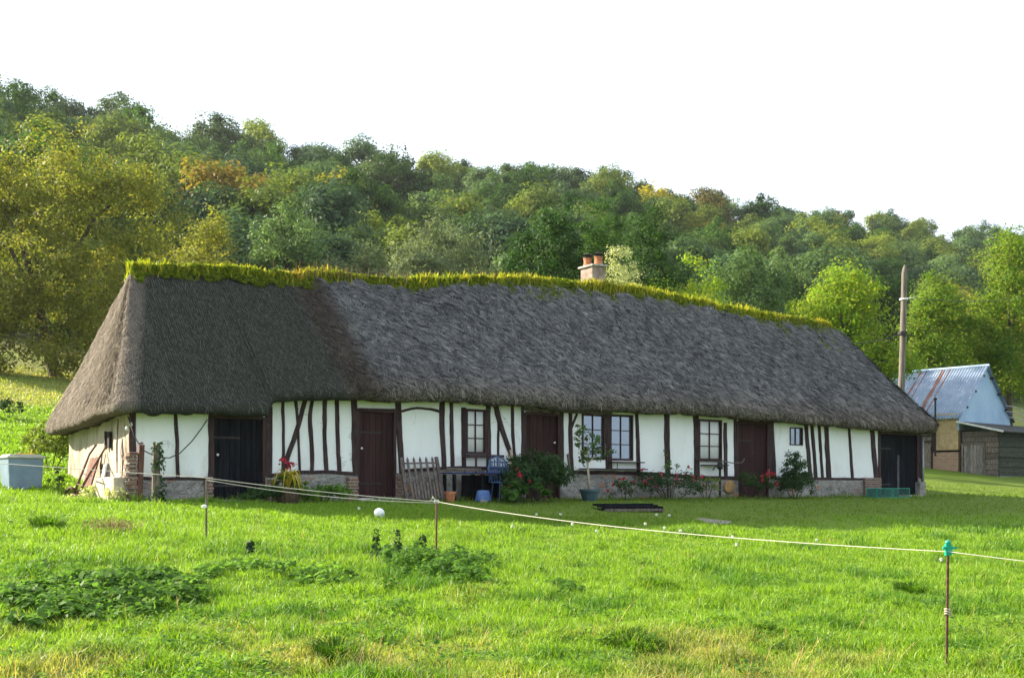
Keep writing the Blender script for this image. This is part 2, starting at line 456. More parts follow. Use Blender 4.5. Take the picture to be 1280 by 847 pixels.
# leaves
M['lf_olive'] = m_leaf('olive_leaves', (.065, .095, .018), (.175, .195, .034), .42, (.2, .175, .045), 1.7, amount=1.3)
M['lf_dark'] = m_leaf('dark_leaves', (.022, .06, .013), (.06, .125, .02), .3, None, 1.7)
M['lf_bright'] = m_leaf('bright_leaves', (.10, .18, .018), (.19, .30, .03), .45, (.24, .27, .03), 1.7)
M['lf_yellow'] = m_leaf('yellow_leaves', (.20, .19, .025), (.34, .30, .04), .42, None, 1.4)
M['lf_ochre'] = m_leaf('ochre_leaves', (.19, .14, .03), (.29, .215, .045), .4, (.11, .13, .03), 1.3)
M['lf_mid'] = m_leaf('mid_leaves', (.09, .135, .025), (.19, .24, .045), .32, None, 1.5)
M['lf_grey'] = m_leaf('grey_green_leaves', (.13, .17, .09), (.24, .28, .14), .38, None, 1.3)
M['lf_pale'] = m_leaf('pale_leaves', (.26, .30, .15), (.50, .53, .34), .38, None, 1.2)
M['lf_wood'] = m_leaf('woodland_leaves', (.034, .07, .025), (.09, .14, .04), .3, None, 1.4)
M['lf_teal'] = m_leaf('cool_green_leaves', (.055, .11, .05), (.12, .19, .075), .3, None, 1.4)
M['lf_bush'] = m_leaf('bush_leaves', (.018, .045, .018), (.05, .10, .035), .3, None, 1.5)
M['lf_nettle'] = m_leaf('nettle_leaves', (.05, .115, .022), (.12, .235, .045), .4, None, 1.6)
M['lf_yell_strap'] = m_leaf('yellow_strap_leaves', (.40, .33, .04), (.55, .46, .07), .4, None, 1.2)
M['lf_pot'] = m_leaf('pot_leaves', (.06, .12, .03), (.16, .24, .07), .4, None, 1.4)
M['lf_ridge'] = m_leaf('ridge_leaves', (.13, .19, .012), (.36, .37, .03), .48, (.42, .28, .06), 1.5, amount=.7)
M['lf_moss'] = m_leaf('ridge_moss', (.075, .12, .013), (.20, .24, .025), .4, None, 1.6)
M['lf_tuss'] = m_leaf('tussock_blades', (.05, .12, .01), (.12, .24, .02), .42, None, 1.5)
M['lf_dry'] = m_leaf('dry_stalks', (.28, .19, .09), (.45, .33, .18), .4, None, 1.1)

def mat_grass(name, blades):
    t = NT(name)
    at_ = t.n('ShaderNodeAttribute'); at_.attribute_name = 'dry'
    lw = t.n('ShaderNodeAttribute'); lw.attribute_name = 'lawn'
    wd = t.n('ShaderNodeAttribute'); wd.attribute_name = 'wood'
    if blades:
        g = t.n('ShaderNodeNewGeometry'); r = g.outputs['Random Per Island']
    else:
        r = t.noise(t.coords((5, 5, 5)), 1, 8, .75)
    c = t.mix(r, (.105, .215, .010), (.225, .365, .032))
    rk = t.n('ShaderNodeAttribute'); rk.attribute_name = 'rank'
    c = t.mix(rk.outputs['Fac'], c, t.mix(r, (.045, .125, .010), (.11, .24, .020)))
    dn = t.mix(r, (.17, .20, .04), (.40, .36, .14))
    c = t.mix(at_.outputs['Fac'], c, dn)
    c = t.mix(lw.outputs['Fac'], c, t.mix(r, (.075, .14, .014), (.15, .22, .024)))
    if not blades:
        soil = t.mix(t.noise(t.coords((9, 9, 9)), 1, 5), (.05, .05, .015), (.12, .11, .035))
        c = t.mix(.35, c, soil)
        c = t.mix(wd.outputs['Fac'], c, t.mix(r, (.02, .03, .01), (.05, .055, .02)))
    p = t.bsdf(c, .5 if blades else .9, None if blades else t.bump(r, .8, .06), 0, .3 if blades else .1)
    if not blades: return t.done(p)
    tr = t.n('ShaderNodeBsdfTranslucent')
    t.l(t.mix(1.0, c, (1.5, 1.5, .7), 'MULTIPLY'), tr.inputs['Color'])
    ms = t.n('ShaderNodeMixShader'); ms.inputs[0].default_value = .42
    t.l(p, ms.inputs[1]); t.l(tr.outputs[0], ms.inputs[2])
    return t.done(ms.outputs[0])
M['ground'] = mat_grass('meadow_ground', False)
M['grass'] = mat_grass('grass_blades', True)
M['gravel'] = m_simple('gravel_patch', (.16, .14, .11), (.34, .31, .26), (40, 40, 40), rough=.95, bump=1, bd=.02)

# ------------------------------------------------------------------ ground
def sdist(x, y): return x * N[0] + y * N[1] - P0N
def ucoord(x, y): return (x - P0[0]) * U[0] + (y - P0[1]) * U[1]

def dryness(x, y):
    s = sdist(x, y)
    n = fbm(x / 1.7, y / 1.7, 1.5)
    n2 = fbm(x / .6, y / .6, 7.5)
    near = sstep(12.8, 10.0, y)
    d = sstep(.05, .75, n * .7 + n2 * .5 + near * .33 - .12) * .8 * sstep(3, 8, s)
    hay = sstep(-22, -27, s) * sstep(-62, -55, s) * (.75 + .5 * fbm(x / 6, y / 1.2, 2))
    return np.clip(np.maximum(d, hay), 0, 1)

def rankness(x, y):
    s = sdist(x, y)
    return sstep(.12, .5, fbm(x / 1.1, y / .7, 11.0) + .35 * fbm(x / .35, y / .3, 3.0)) * sstep(5.5, 9, s)

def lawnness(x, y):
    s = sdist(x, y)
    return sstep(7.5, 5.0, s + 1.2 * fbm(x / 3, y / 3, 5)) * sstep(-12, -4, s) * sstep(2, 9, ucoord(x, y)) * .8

def grid_lines(segs):
    out = []
    for a, b, st in segs: out += list(np.arange(a, b, st))
    return np.array(out + [segs[-1][1]])
gx = grid_lines([(-600, -120, 30), (-120, -30, 3), (-30, -14, .5), (-14, 14, .22), (14, 40, .5), (40, 240, 4), (240, 620, 30)])
gy = grid_lines([(-60, 0, 10), (0, 8, 1), (8, 26, .22), (26, 60, .5), (60, 340, 4), (340, 640, 30)])
X, Y = np.meshgrid(gx, gy)
Z = terrain(X, Y)
nx, ny = len(gx), len(gy)
idx = np.arange(nx * ny).reshape(ny, nx)
q = np.stack([idx[:-1, :-1], idx[:-1, 1:], idx[1:, 1:], idx[1:, :-1]], -1).reshape(-1, 4)
me = np_mesh('ground', np.stack([X, Y, Z], -1).reshape(-1, 3), quads=q, mats=[M['ground']], smooth=True)
def pattr(me, name, val):
    a = me.attributes.new(name, 'FLOAT', 'POINT'); a.data.foreach_set('value', np.asarray(val, np.float32).ravel())
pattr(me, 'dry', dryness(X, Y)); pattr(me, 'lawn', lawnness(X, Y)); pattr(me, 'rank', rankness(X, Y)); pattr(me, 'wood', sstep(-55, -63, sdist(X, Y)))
ground = mesh_obj('ground', me); tag(ground, kind='structure')

# ------------------------------------------------------------------ grass blades
def blades(n, d0, d1, power, hmul, wmul, pxl=-70, pxr=1350, tuft=.5):
    u_ = rng.random(n)
    k = 2 - power
    d = (d0 ** k + u_ * (d1 ** k - d0 ** k)) ** (1 / k) if abs(k) > 1e-6 else d0 * (d1 / d0) ** u_
    px = pxl + (pxr - pxl) * rng.random(n)
    x = (px - CX) / F * d; y = d
    s = sdist(x, y); uu = ucoord(x, y)
    inside = (s < .12) & (s > -5.8) & (uu > -.15) & (uu < 26.9)
    cl = fbm(x / .35, y / .35, 2.2)
    keep = ~inside & (rng.random(n) < np.clip(.62 + tuft * cl, .12, 1))
    x, y, s, uu = x[keep], y[keep], s[keep], uu[keep]; n = len(x)
    z = terrain(x, y)
    dr = np.clip(dryness(x, y) + .25 * (rng.random(n) - .6), 0, 1); la = lawnness(x, y); rk = rankness(x, y)
    tall = fbm(x / .9, y / .9, 4.4)
    h = (.075 + .07 * np.clip(tall, -1, 1) + .13 * np.clip(fbm(x / .32, y / .32, 6.1), 0, 1) ** 1.3) * (1 - .45 * la) * (1 - .25 * dr) * hmul
    h = np.clip(h, .03, .4) * (.6 + .8 * rng.random(n)) * (1 + .45 * rk)
    h = h * np.where((s < .8) & (s > 0), 1.9, 1)
    w = (.0045 + .004 * rng.random(n)) * wmul
    a = rng.random(n) * 2 * np.pi
    lean = (.15 + .75 * rng.random(n)) * h
    la_ = rng.random(n) * 2 * np.pi
    ax, ay = np.cos(a), np.sin(a)
    lx, ly = np.cos(la_) * lean, np.sin(la_) * lean
    base = np.stack([x, y, z - .01], -1)
    side = np.stack([ax, ay, 0 * ax], -1) * w[:, None]
    mid = base + np.stack([lx * .35, ly * .35, h * .6], -1)
    tip = base + np.stack([lx, ly, h * (1 - .25 * rng.random(n))], -1)
    v = np.stack([base - side, base + side, mid + side * .8, mid - side * .8, tip], 1)
    return v, dr, la, rk

parts = [blades(540000, 7.6, 24, 1.3, 1.0, .72), blades(120000, 20, 46, 1.0, 1.0, 2.0), blades(40000, 24, 62, .9, 1.25, 4.0, pxl=-80, pxr=110),
         blades(110000, 7.6, 40, 1.1, 1.0, 1.3, pxl=-900, pxr=-70), blades(110000, 7.6, 46, 1.1, 1.0, 1.3, pxl=1350, pxr=2200)]
v = np.concatenate([p[0] for p in parts]); dr = np.concatenate([p[1] for p in parts]); la = np.concatenate([p[2] for p in parts]); rk = np.concatenate([p[3] for p in parts])
n = len(v); b = np.arange(n)[:, None] * 5
me = np_mesh('grass', v.reshape(-1, 3), quads=b + np.array([0, 1, 2, 3]), tris=b + np.array([3, 2, 4]), mats=[M['grass']])
pattr(me, 'dry', np.repeat(dr, 5)); pattr(me, 'lawn', np.repeat(la, 5)); pattr(me, 'rank', np.repeat(rk, 5))
tag(mesh_obj('grass', me), 'bright green meadow grass covering the sloping field', 'grass', kind='stuff')

# ------------------------------------------------------------------ foliage
def leaves(P, D, size, up=.35, asp=.55, jitter=.5, droop=0.0):
    """one pointed leaf per point P, facing roughly along D"""
    n = len(P)
    nrm = D + rng.normal(0, jitter, (n, 3)); nrm[:, 2] += up
    nrm /= np.linalg.norm(nrm, axis=1)[:, None] + 1e-9
    t = rng.normal(0, 1, (n, 3)); t[:, 2] -= droop
    t -= nrm * (t * nrm).sum(1)[:, None]
    t /= np.linalg.norm(t, axis=1)[:, None] + 1e-9
    bt = np.cross(nrm, t)
    sz = (size * (.6 + .8 * rng.random(n)))[:, None]
    a = P - t * sz * .5; c = P + t * sz * .5
    m = P - t * sz * .05 + nrm * sz * .08
    v = np.stack([a, m + bt * sz * asp * .5, c, m - bt * sz * asp * .5], 1)
    return v.reshape(-1, 3), np.arange(n)[:, None] * 4 + np.arange(4)

def sphere_dirs(n):
    d = rng.normal(0, 1, (n, 3)); return d / np.linalg.norm(d, axis=1)[:, None]

def clump_crown(lobes, n_clump, n_leaf, clump_r, leaf, flat=.7, shell=.35, up=.35, droop=0.0, asp=.55, bottom=-.75, tight=.45, jit=.5):
    """leaves in clumps, clumps spread over the lobes' outer volume"""
    lobes = np.array(lobes, float)
    vol = lobes[:, 3] * lobes[:, 4] + lobes[:, 5] * lobes[:, 3]
    pick = rng.choice(len(lobes), n_clump, p=vol / vol.sum())
    d = sphere_dirs(n_clump); d[:, 2] = np.where(d[:, 2] < bottom, -d[:, 2], d[:, 2])
    rad = 1 - shell * np.abs(rng.normal(0, 1, n_clump)) + .07 * rng.normal(0, 1, n_clump)
    C = lobes[pick, :3] + d * lobes[pick, 3:6] * np.clip(rad, .1, 1.2)[:, None]
    cr = clump_r * (.55 + .9 * rng.random(n_clump))
    k = (n_leaf * (.6 + .8 * rng.random(n_clump))).astype(int)
    ci = np.repeat(np.arange(n_clump), k)
    dd = sphere_dirs(len(ci))
    rr = cr[ci] * (1 - tight * np.abs(rng.normal(0, 1, len(ci))).clip(0, 2))
    off = dd * rr[:, None]; off[:, 2] *= flat
    P = C[ci] + off
    D = dd * .7 + d[ci] * .6
    v, f = leaves(P, D, leaf, up, asp, jitter=jit, droop=droop)
    return v, f, C

def tree_mesh(name, lobes, n_clump, n_leaf, clump_r, leaf, mat, trunk_r, base_z=0.0, limbs=7, **kw):
    """(crown mesh, trunk mesh)"""
    v, f, C = clump_crown(lobes, n_clump, n_leaf, clump_r, leaf, **kw)
    crown = np_mesh(name + '_crown', v, quads=f, mats=[mat])
    mb = MB()
    L = np.array(lobes, float); cen = L[:, :3].mean(0)
    top = Vector((cen[0], cen[1], cen[2] + L[:, 5].max() * .3))
    fork = Vector((cen[0] * .4, cen[1] * .4, base_z + (top.z - base_z) * .35))
    mb.tube([(0, 0, base_z - .4), (0, 0, base_z + .1), fork, top], [trunk_r * 1.4, trunk_r * 1.1, trunk_r * .8, trunk_r * .15], 9)
    for i in rng.choice(len(C), min(limbs, len(C)), replace=False):
        e = Vector(C[i]); s_ = fork.lerp(top, random.random() * .6)
        mid = s_.lerp(e, .5) + Vector((0, 0, .15 * (e - s_).length))
        mb.tube([s_, mid, e], [trunk_r * .5, trunk_r * .3, trunk_r * .07], 6)
    me = bpy.data.meshes.new(name + '_trunk'); me.from_pydata(mb.v, [], mb.f); me.materials.append(M['bark']); me.update()
    return crown, me

def round_lobes(r, h0, h1, n, spread=.55):
    """lobes filling a crown of radius r between heights h0 and h1"""
    zc, hz = (h0 + h1) / 2, (h1 - h0) / 2
    out = [(0, 0, zc, r * .72, r * .72, hz * .85)]
    for i in range(n):
        a = 2 * math.pi * (i + random.random() * .7) / n
        q_ = spread * r * (.8 + .4 * random.random()); zz = zc + hz * random.uniform(-.6, .55)
        k = random.uniform(.32, .52)
        out.append((q_ * math.cos(a), q_ * math.sin(a), zz, r * k, r * k, hz * k * random.uniform(.8, 1.05)))
    out.append((r * .1 * random.uniform(-1, 1), r * .1, zc + hz * .6, r * .4, r * .4, hz * .4))
    return out

def plant_tree(name, label, px, d, h, r, mat, leaf, n_clump, n_leaf, clump_r, trunk_r=.22, h0=.12, nl=7, group=None, **kw):
    x = (px - CX) / F * d
    loc = (x, d, float(terrain(x, d)))
    root = thing(name, label, 'tree', loc, 0, group)
    c, t = tree_mesh(name, round_lobes(r, h * h0, h, nl), n_clump, n_leaf, clump_r, leaf, mat, trunk_r, **kw)
    mesh_obj('trunk', t, root); mesh_obj('crown', c, root)
    return root

#TREES#
# --- nearer trees behind the cottage
root = thing('orchard_tree', 'big olive-brown tree with a wide rounded crown beside the thatch\'s hipped end', 'tree',
             (at(70, 0, 60)[0], 60, float(terrain(at(70, 0, 60)[0], 60))))
lb = [(-1.5, 0, 5.6, 4.6, 4.2, 4.0), (3.0, 0, 5.8, 3.2, 3.2, 3.2), (-5.2, .5, 5.0, 3.0, 3, 3.2), (.8, -1.2, 8.5, 2.7, 2.5, 2.2), (-2.6, 0, 8.0, 2.4, 2.4, 1.9),
      (4.6, -.6, 4.2, 1.9, 2, 2.0), (1.5, -2.5, 3.2, 2.8, 2.2, 2.4), (-2.5, -2.6, 3.0, 3.0, 2.2, 2.4), (3.2, .3, 8.3, 1.5, 1.5, 1.2), (-6.0, -1, 2.8, 2.4, 2, 2.4), (3.6, -1.5, 1.8, 2.0, 1.6, 1.8), (-.6, -3.0, 1.6, 2.6, 1.6, 1.8), (-4.4, -2.6, 1.5, 2.4, 1.6, 1.7), (2.2, -2.2, .8, 1.9, 1.3, 1.2), (-1.6, -3.4, .7, 2.0, 1.3, 1.2), (-5.2, -2.4, .8, 2.0, 1.3, 1.2)]
lb = [tuple(1.2 * q for q in l_) for l_ in lb]
c_, t_ = tree_mesh('orchard_tree', lb, 800, 130, .88, .165, M['lf_olive'], .34, limbs=10, flat=.75, shell=.3)
mesh_obj('trunk', t_, root); mesh_obj('crown', c_, root)
plant_tree('maple_tree', 'dark green dense maple whose crown rises left of the chimney', 690, 60, 11.9, 3.6, M['lf_dark'], .17, 330, 75, .7)
plant_tree('maple_tree', 'dark green maple behind the chimney, the tallest of its clump', 752, 63, 13.2, 3.3, M['lf_dark'], .17, 300, 75, .7)
plant_tree('maple_tree', 'darkest broad maple just right of the chimney behind the ridge', 812, 66, 13.4, 3.3, M['lf_dark'], .17, 300, 75, .7)
rt = plant_tree('aspen_tree', 'small pale silvery tree directly behind the chimney pots', 776, 54, 10.3, 1.5, M['lf_pale'], .11, 150, 60, .45, .12, nl=5)
plant_tree('willow_tree', 'grey-green feathery willow behind the ridge, left of the maples', 545, 88, 12.6, 4.4, M['lf_grey'], .22, 320, 70, .9, droop=1.4, up=.1)
plant_tree('ash_tree', 'light yellowish-green loose tree above the ridge, right of the chimney', 868, 58, 10.2, 2.5, M['lf_bright'], .14, 190, 60, .6, .15)
plant_tree('ash_tree', 'cool green rounded tree standing between the loose light one and the bright ash', 935, 74, 12.5, 3.4, M['lf_teal'], .19, 240, 70, .8)
plant_tree('ash_tree', 'wide bright yellow-green ash tree over the right end of the thatch', 1060, 56, 10.0, 3.6, M['lf_bright'], .16, 360, 75, .75)
plant_tree('ash_tree', 'bright lime tree crown between the utility pole and the tin roof', 1172, 66, 11.0, 2.9, M['lf_bright'], .17, 280, 75, .75)
plant_tree('lime_tree', 'tall full tree behind the tin-roofed barn at the picture\'s edge', 1262, 68, 14.2, 3.6, M['lf_bright'], .18, 360, 80, .8)
plant_tree('hedge_tree', 'low dark bushy tree behind the barn roof', 1120, 62, 6.2, 2.6, M['lf_mid'], .17, 200, 70, .7, h0=.0)
plant_tree('hazel_tree', 'russet-tipped loose tree between the big olive tree and the ridge', 262, 66, 10.8, 2.9, M['lf_olive'], .17, 200, 65, .7)
plant_tree('sallow_tree', 'blue-green bushy tree behind the left part of the ridge', 362, 84, 12.4, 3.6, M['lf_teal'], .22, 240, 70, .85)
plant_tree('sallow_tree', 'dull green low tree behind the ridge, left of the willow', 455, 82, 10.2, 3.2, M['lf_grey'], .22, 220, 70, .8)

plant_tree('hedge_tree', 'dark low hedgerow tree along the top of the pale field', 14, 74, 6.0, 4.2, M['lf_dark'], .2, 220, 70, .9, h0=.0)
plant_tree('hedge_tree', 'second dark hedgerow tree, half hidden by the big olive tree\'s lower crown', 122, 72, 5.2, 3.8, M['lf_wood'], .2, 220, 70, .9, h0=.0)
# --- the wooded hill
far = {}
def far_mesh(key, mat, r, h):
    c, t = tree_mesh('woodland_' + key, round_lobes(r, h * .1, h, 8), 84, 105, 1.5, .46, mat, .25, limbs=3, shell=.16, flat=.8, tight=.24, jit=.34)
    return c, t
VAR = {'dark': ('lf_wood', 3), 'mid': ('lf_mid', 2), 'teal': ('lf_teal', 2), 'gold': ('lf_yellow', 1), 'ochre': ('lf_ochre', 1), 'green': ('lf_dark', 2)}
for k_, (m_, n_) in VAR.items():
    far[k_] = [far_mesh(k_ + str(i), M[m_], random.uniform(5.2, 6.2), random.uniform(11.5, 13.5)) for i in range(n_)]
LOOK = {'dark': 'dark green', 'mid': 'mid green', 'teal': 'blue-green', 'gold': 'golden yellow', 'ochre': 'rusty ochre', 'green': 'deep green'}
pts = []
tries = 0
while tries < 60000:
    tries += 1
    px = random.uniform(-130, 1440); s_ = -random.uniform(64, 212)
    a = (px - CX) / F; d_ = (P0N + s_) / (a * N[0] + N[1])
    x = a * d_
    gap = 6.6 + 1.9 * min(1, max(0, (-s_ - 60) / 120))
    if all((x - p[0]) ** 2 + (d_ - p[1]) ** 2 > gap * gap for p in pts): pts.append((x, d_, s_, px))
# build the trees that show: drop those hidden low behind nearer crowns
order = sorted(pts, key=lambda p: p[1])
hor = np.full(1600, -1e9)
kept = []
for (x, d_, s_, px) in order:
    zt = float(terrain(x, d_)) + 12
    el = (zt - EYE) / d_; wpx = 4.6 / d_ * F
    i0, i1 = int(np.clip(px - wpx + 160, 0, 1598)), int(np.clip(px + wpx + 160, 1, 1599))
    if el > np.median(hor[i0:i1]) + .004:
        kept.append((x, d_, s_, px))
        hor[i0:i1] = np.maximum(hor[i0:i1], el - .004)
proto = {}
cnt = {}
for (x, d_, s_, px) in kept:
    nn = float(fbm(x / 35, d_ / 35, 3.3)) + random.uniform(-.35, .35)
    if s_ < -178: key = random.choice(['dark', 'dark', 'teal', 'green', 'mid'])
    elif nn > .36: key = random.choice(['gold', 'ochre', 'mid', 'ochre'])
    elif nn > .1: key = random.choice(['mid', 'mid', 'teal', 'green', 'gold' if random.random() < .5 else 'mid'])
    elif nn > -.2: key = random.choice(['teal', 'mid', 'green', 'dark'])
    else: key = random.choice(['dark', 'green', 'teal', 'teal'])
    c, t = random.choice(far[key])
    zone = 'on the skyline' if s_ < -175 else ('high on the hill' if s_ < -135 else ('halfway up the hill' if s_ < -98 else 'at the foot of the hill'))
    side = ('above the big olive tree' if px < 250 else 'above the ridge\'s hipped end' if px < 450 else 'above the willow' if px < 640 else
            'above the chimney' if px < 860 else 'above the thatch end' if px < 1100 else 'above the tin-roofed barn')
    grp = LOOK[key] + ' trees ' + zone + ', ' + side
    root = bpy.data.objects.new('woodland_tree', None); link(root)
    root.location = (x, d_, float(terrain(x, d_)) - .3); root.rotation_euler = (0, 0, random.uniform(0, 6.28))
    sc = random.uniform(.78, 1.15); root.scale = (sc, sc, sc * random.uniform(.85, 1.12))
    tag(root, LOOK[key] + ' woodland tree ' + zone + ', ' + side, 'tree', grp)
    mesh_obj('trunk', t, root); mesh_obj('crown', c, root)
    cnt[grp] = cnt.get(grp, 0) + 1
print('woodland trees', len(kept), 'groups', len(cnt))
#ENDTREES#

# ------------------------------------------------------------------ the cottage
cot = thing('thatched_cottage', 'long half-timbered cottage under a deep grey thatch with plants along its ridge', 'cottage', to_world(0, 0, 0), ANG)
DEP = 5.56
LEN = W(1150, 600)[0]

# -- thatch
eave_px = [(150, 516), (200, 517), (262, 519), (336, 519), (343, 503), (400, 500), (445, 501), (500, 503), (560, 502), (640, 507), (720, 514), (760, 515),
           (800, 516), (850, 517), (900, 520), (960, 526), (1000, 529), (1050, 533), (1100, 538), (1160, 541)]
eu = []; ez = []
for (px, py) in eave_px:
    w_ = W(px, py, .5); eu.append(w_[0]); ez.append(w_[2])
eu = np.array(eu); ez = np.array(ez)
ridge_px = [(165, 338), (220, 338), (300, 341), (350, 347), (420, 353), (500, 360), (580, 358), (640, 356), (720, 362), (800, 370), (870, 384), (940, 398), (1000, 405), (1030, 409), (1042, 414)]
ru = []; rz = []
for (px, py) in ridge_px:
    w_ = W(px, py, -DEP / 2); ru.append(w_[0]); rz.append(w_[2])
ru = np.array(ru); rz = np.array(rz)
UL, UR = ru[0], ru[-1]
x0, x1, y0, y1 = -.52, LEN + .45, -.5, DEP + .5
ey0 = lambda u_: np.interp(u_, eu, ez)
def perimeter():
    rad = .38; pts = []
    cs = [(x0 + rad, y0 + rad, 180, 270), (x1 - rad, y0 + rad, 270, 360), (x1 - rad, y1 - rad, 0, 90), (x0 + rad, y1 - rad, 90, 180)]
    for i, (cx, cy, a0, a1) in enumerate(cs):
        for a in np.linspace(R(a0), R(a1), 14): pts.append((cx + rad * math.cos(a), cy + rad * math.sin(a)))
    pts.append(pts[0])
    P = np.array(pts); seg = np.linalg.norm(np.diff(P, axis=0), axis=1); cum = np.concatenate([[0], np.cumsum(seg)])
    step = .055; n = int(cum[-1] / step); t = np.linspace(0, cum[-1], n, endpoint=False)
    return np.stack([np.interp(t, cum, P[:, 0]), np.interp(t, cum, P[:, 1])], -1), t
per, pl = perimeter()
zl_back = W(62, 546, 0)  # only used for the drop at the hip's far corner
front_z = ey0(np.clip(per[:, 0], eu[0], eu[-1]))
back_z = np.full(len(per), 1.62) + np.clip(per[:, 0], 0, LEN) * .03
fr = sstep(y0 + .25, y1 - .3, per[:, 1])
# along the end slopes the eave runs from the front height to the back height
edge_z = front_z * (1 - fr) + back_z * fr
rgu = np.clip(per[:, 0], UL, UR)
rid = np.stack([rgu, np.full(len(per), DEP / 2), np.interp(rgu, ru, rz)], -1)
out = np.stack([per[:, 0] - np.clip(per[:, 0], .6, LEN - .6), per[:, 1] - np.clip(per[:, 1], .6, DEP - .6)], -1)
out /= np.linalg.norm(out, axis=1)[:, None] + 1e-9
rows = []; tv = []
edge = np.stack([per[:, 0], per[:, 1], edge_z], -1)
TH = .24
inn = np.stack([out[:, 0], out[:, 1], np.zeros(len(out))], -1)
rows.append(edge - inn * .62 + np.array([0, 0, .05])); tv.append(-.9)
rows.append(edge - inn * .3 + np.array([0, 0, .01])); tv.append(-.55)
rows.append(edge - inn * .06); tv.append(-.3)
rows.append(edge + np.array([0, 0, .05])); tv.append(-.22)
top = edge + np.array([0, 0, TH]) - inn * .04
rows.append(edge + np.array([0, 0, .15]) + inn * .005); tv.append(-.1)
NTT = 78
for k in range(NTT + 1):
    t = k / NTT
    p = top * (1 - t) + rid * t
    p = p + np.array([0, 0, 1]) * (-.28 * t * (1 - t) * (1 - .3 * t) + .05 * math.sin(math.pi * t) * 0)
    rows.append(p); tv.append(t)
Rw = np.array(rows); nr, npp = Rw.shape[0], Rw.shape[1]
# the older grey part stands a little proud of the newer end; lumps and combing
dirn = np.stack([out[:, 0] * .65, out[:, 1] * .65, np.full(len(out), .75)], -1)
uu = Rw[:, :, 0]; isf = (per[:, 1] < DEP / 2)[None, :]
pr = .13 * sstep(4.7, 5.3, uu + .12 * vn(Rw[:, :, 2] * 1.6, 0)) * isf
tvv = np.array(tv)[:, None]
amp = np.clip((tvv + .3) / .35, .15, 1)
rough = .4 + .6 * sstep(4.7, 5.6, uu)
lump = .05 * fbm(uu * .9, Rw[:, :, 1] * .9, Rw[:, :, 2] * .9) + rough * .055 * fbm(uu * 3.2, Rw[:, :, 2] * 2.6, Rw[:, :, 1] * 2.6) + rough * .018 * vn(uu * 11, Rw[:, :, 2] * 7, Rw[:, :, 1] * 8)
Rw = Rw + dirn[None] * ((pr + lump) * amp)[:, :, None]
Rw[:5, :, 2] += (.035 * vn(pl * 2.2, 3.1) + .025 * vn(pl * 7, 8.1))[None]
ids = np.arange(nr * npp).reshape(nr, npp); nxt = np.roll(ids, -1, 1)
quads = np.stack([ids[:-1], nxt[:-1], nxt[1:], ids[1:]], -1).reshape(-1, 4)
me = np_mesh('thatched_roof', Rw.reshape(-1, 3), quads=quads, mats=[M['thatch']], smooth=True)
slope_len = np.array(tv) * 4.6
uvs = np.stack([np.broadcast_to(pl[None], (nr, npp)), np.broadcast_to(slope_len[:, None], (nr, npp))], -1).reshape(-1, 2)
li = np.empty(len(me.loops), np.int32); me.loops.foreach_get('vertex_index', li)
uvl = me.uv_layers.new(name='UVMap'); uvl.data.foreach_set('uv', uvs[li].astype(np.float32).ravel())
roof = mesh_obj('thatched_roof', me, cot)

# straw ends lying on the slopes that show: fine combed straw, and shaggy tufts on the older part
def straw_at(fi, ri, fr_u):
    Pc = Rw[ri, fi] + (Rw[np.minimum(ri + 1, nr - 1), fi] - Rw[ri, fi]) * fr_u[:, None]
    dn = Rw[ri - 1, fi] - Rw[np.minimum(ri + 1, nr - 1), fi]; dn /= np.linalg.norm(dn, axis=1)[:, None] + 1e-9
    sd = edge[(fi + 6) % npp] - edge[fi]; sd[:, 2] = 0; sd /= np.linalg.norm(sd, axis=1)[:, None] + 1e-9
    nm = np.cross(sd, -dn); nm /= np.linalg.norm(nm, axis=1)[:, None] + 1e-9
    return Pc, dn, sd, nm
def pick_faces(n, old_only):
    fi = rng.integers(0, npp - 1, n * 3)
    ok = (per[fi, 1] < .3) | (per[fi, 0] < .3) | ((per[fi, 0] > LEN) & (rng.random(n * 3) < .8))
    if old_only: ok &= (per[fi, 0] > 4.2) & (rng.random(n * 3) < sstep(4.2, 5.6, per[fi, 0]))
    fi = fi[ok][:n]
    return fi, 4 + (rng.random(len(fi)) ** .9 * (nr - 7)).astype(int), rng.random(len(fi))
sv = []; stone_ = []
# combed straw
fi, ri, fu = pick_faces(130000, False); ns = len(fi)
Pc, dn, sd, nm = straw_at(fi, ri, fu)
dv = dn + sd * rng.normal(0, .16, (ns, 1)) + nm * rng.normal(.10, .06, (ns, 1)); dv /= np.linalg.norm(dv, axis=1)[:, None]
ln = (.05 + .10 * rng.random(ns))[:, None]; wd_ = (.005 + .006 * rng.random(ns))[:, None]
sdd = np.cross(dv, nm); sdd /= np.linalg.norm(sdd, axis=1)[:, None] + 1e-9
a_ = Pc + nm * .004; e_ = Pc + dv * ln + nm * .018
sv.append(np.stack([a_ - sdd * wd_, a_ + sdd * wd_, e_ + sdd * wd_ * .6, e_ - sdd * wd_ * .6], 1)); stone_.append(np.clip(.15 + .7 * rng.random(ns), 0, 1))
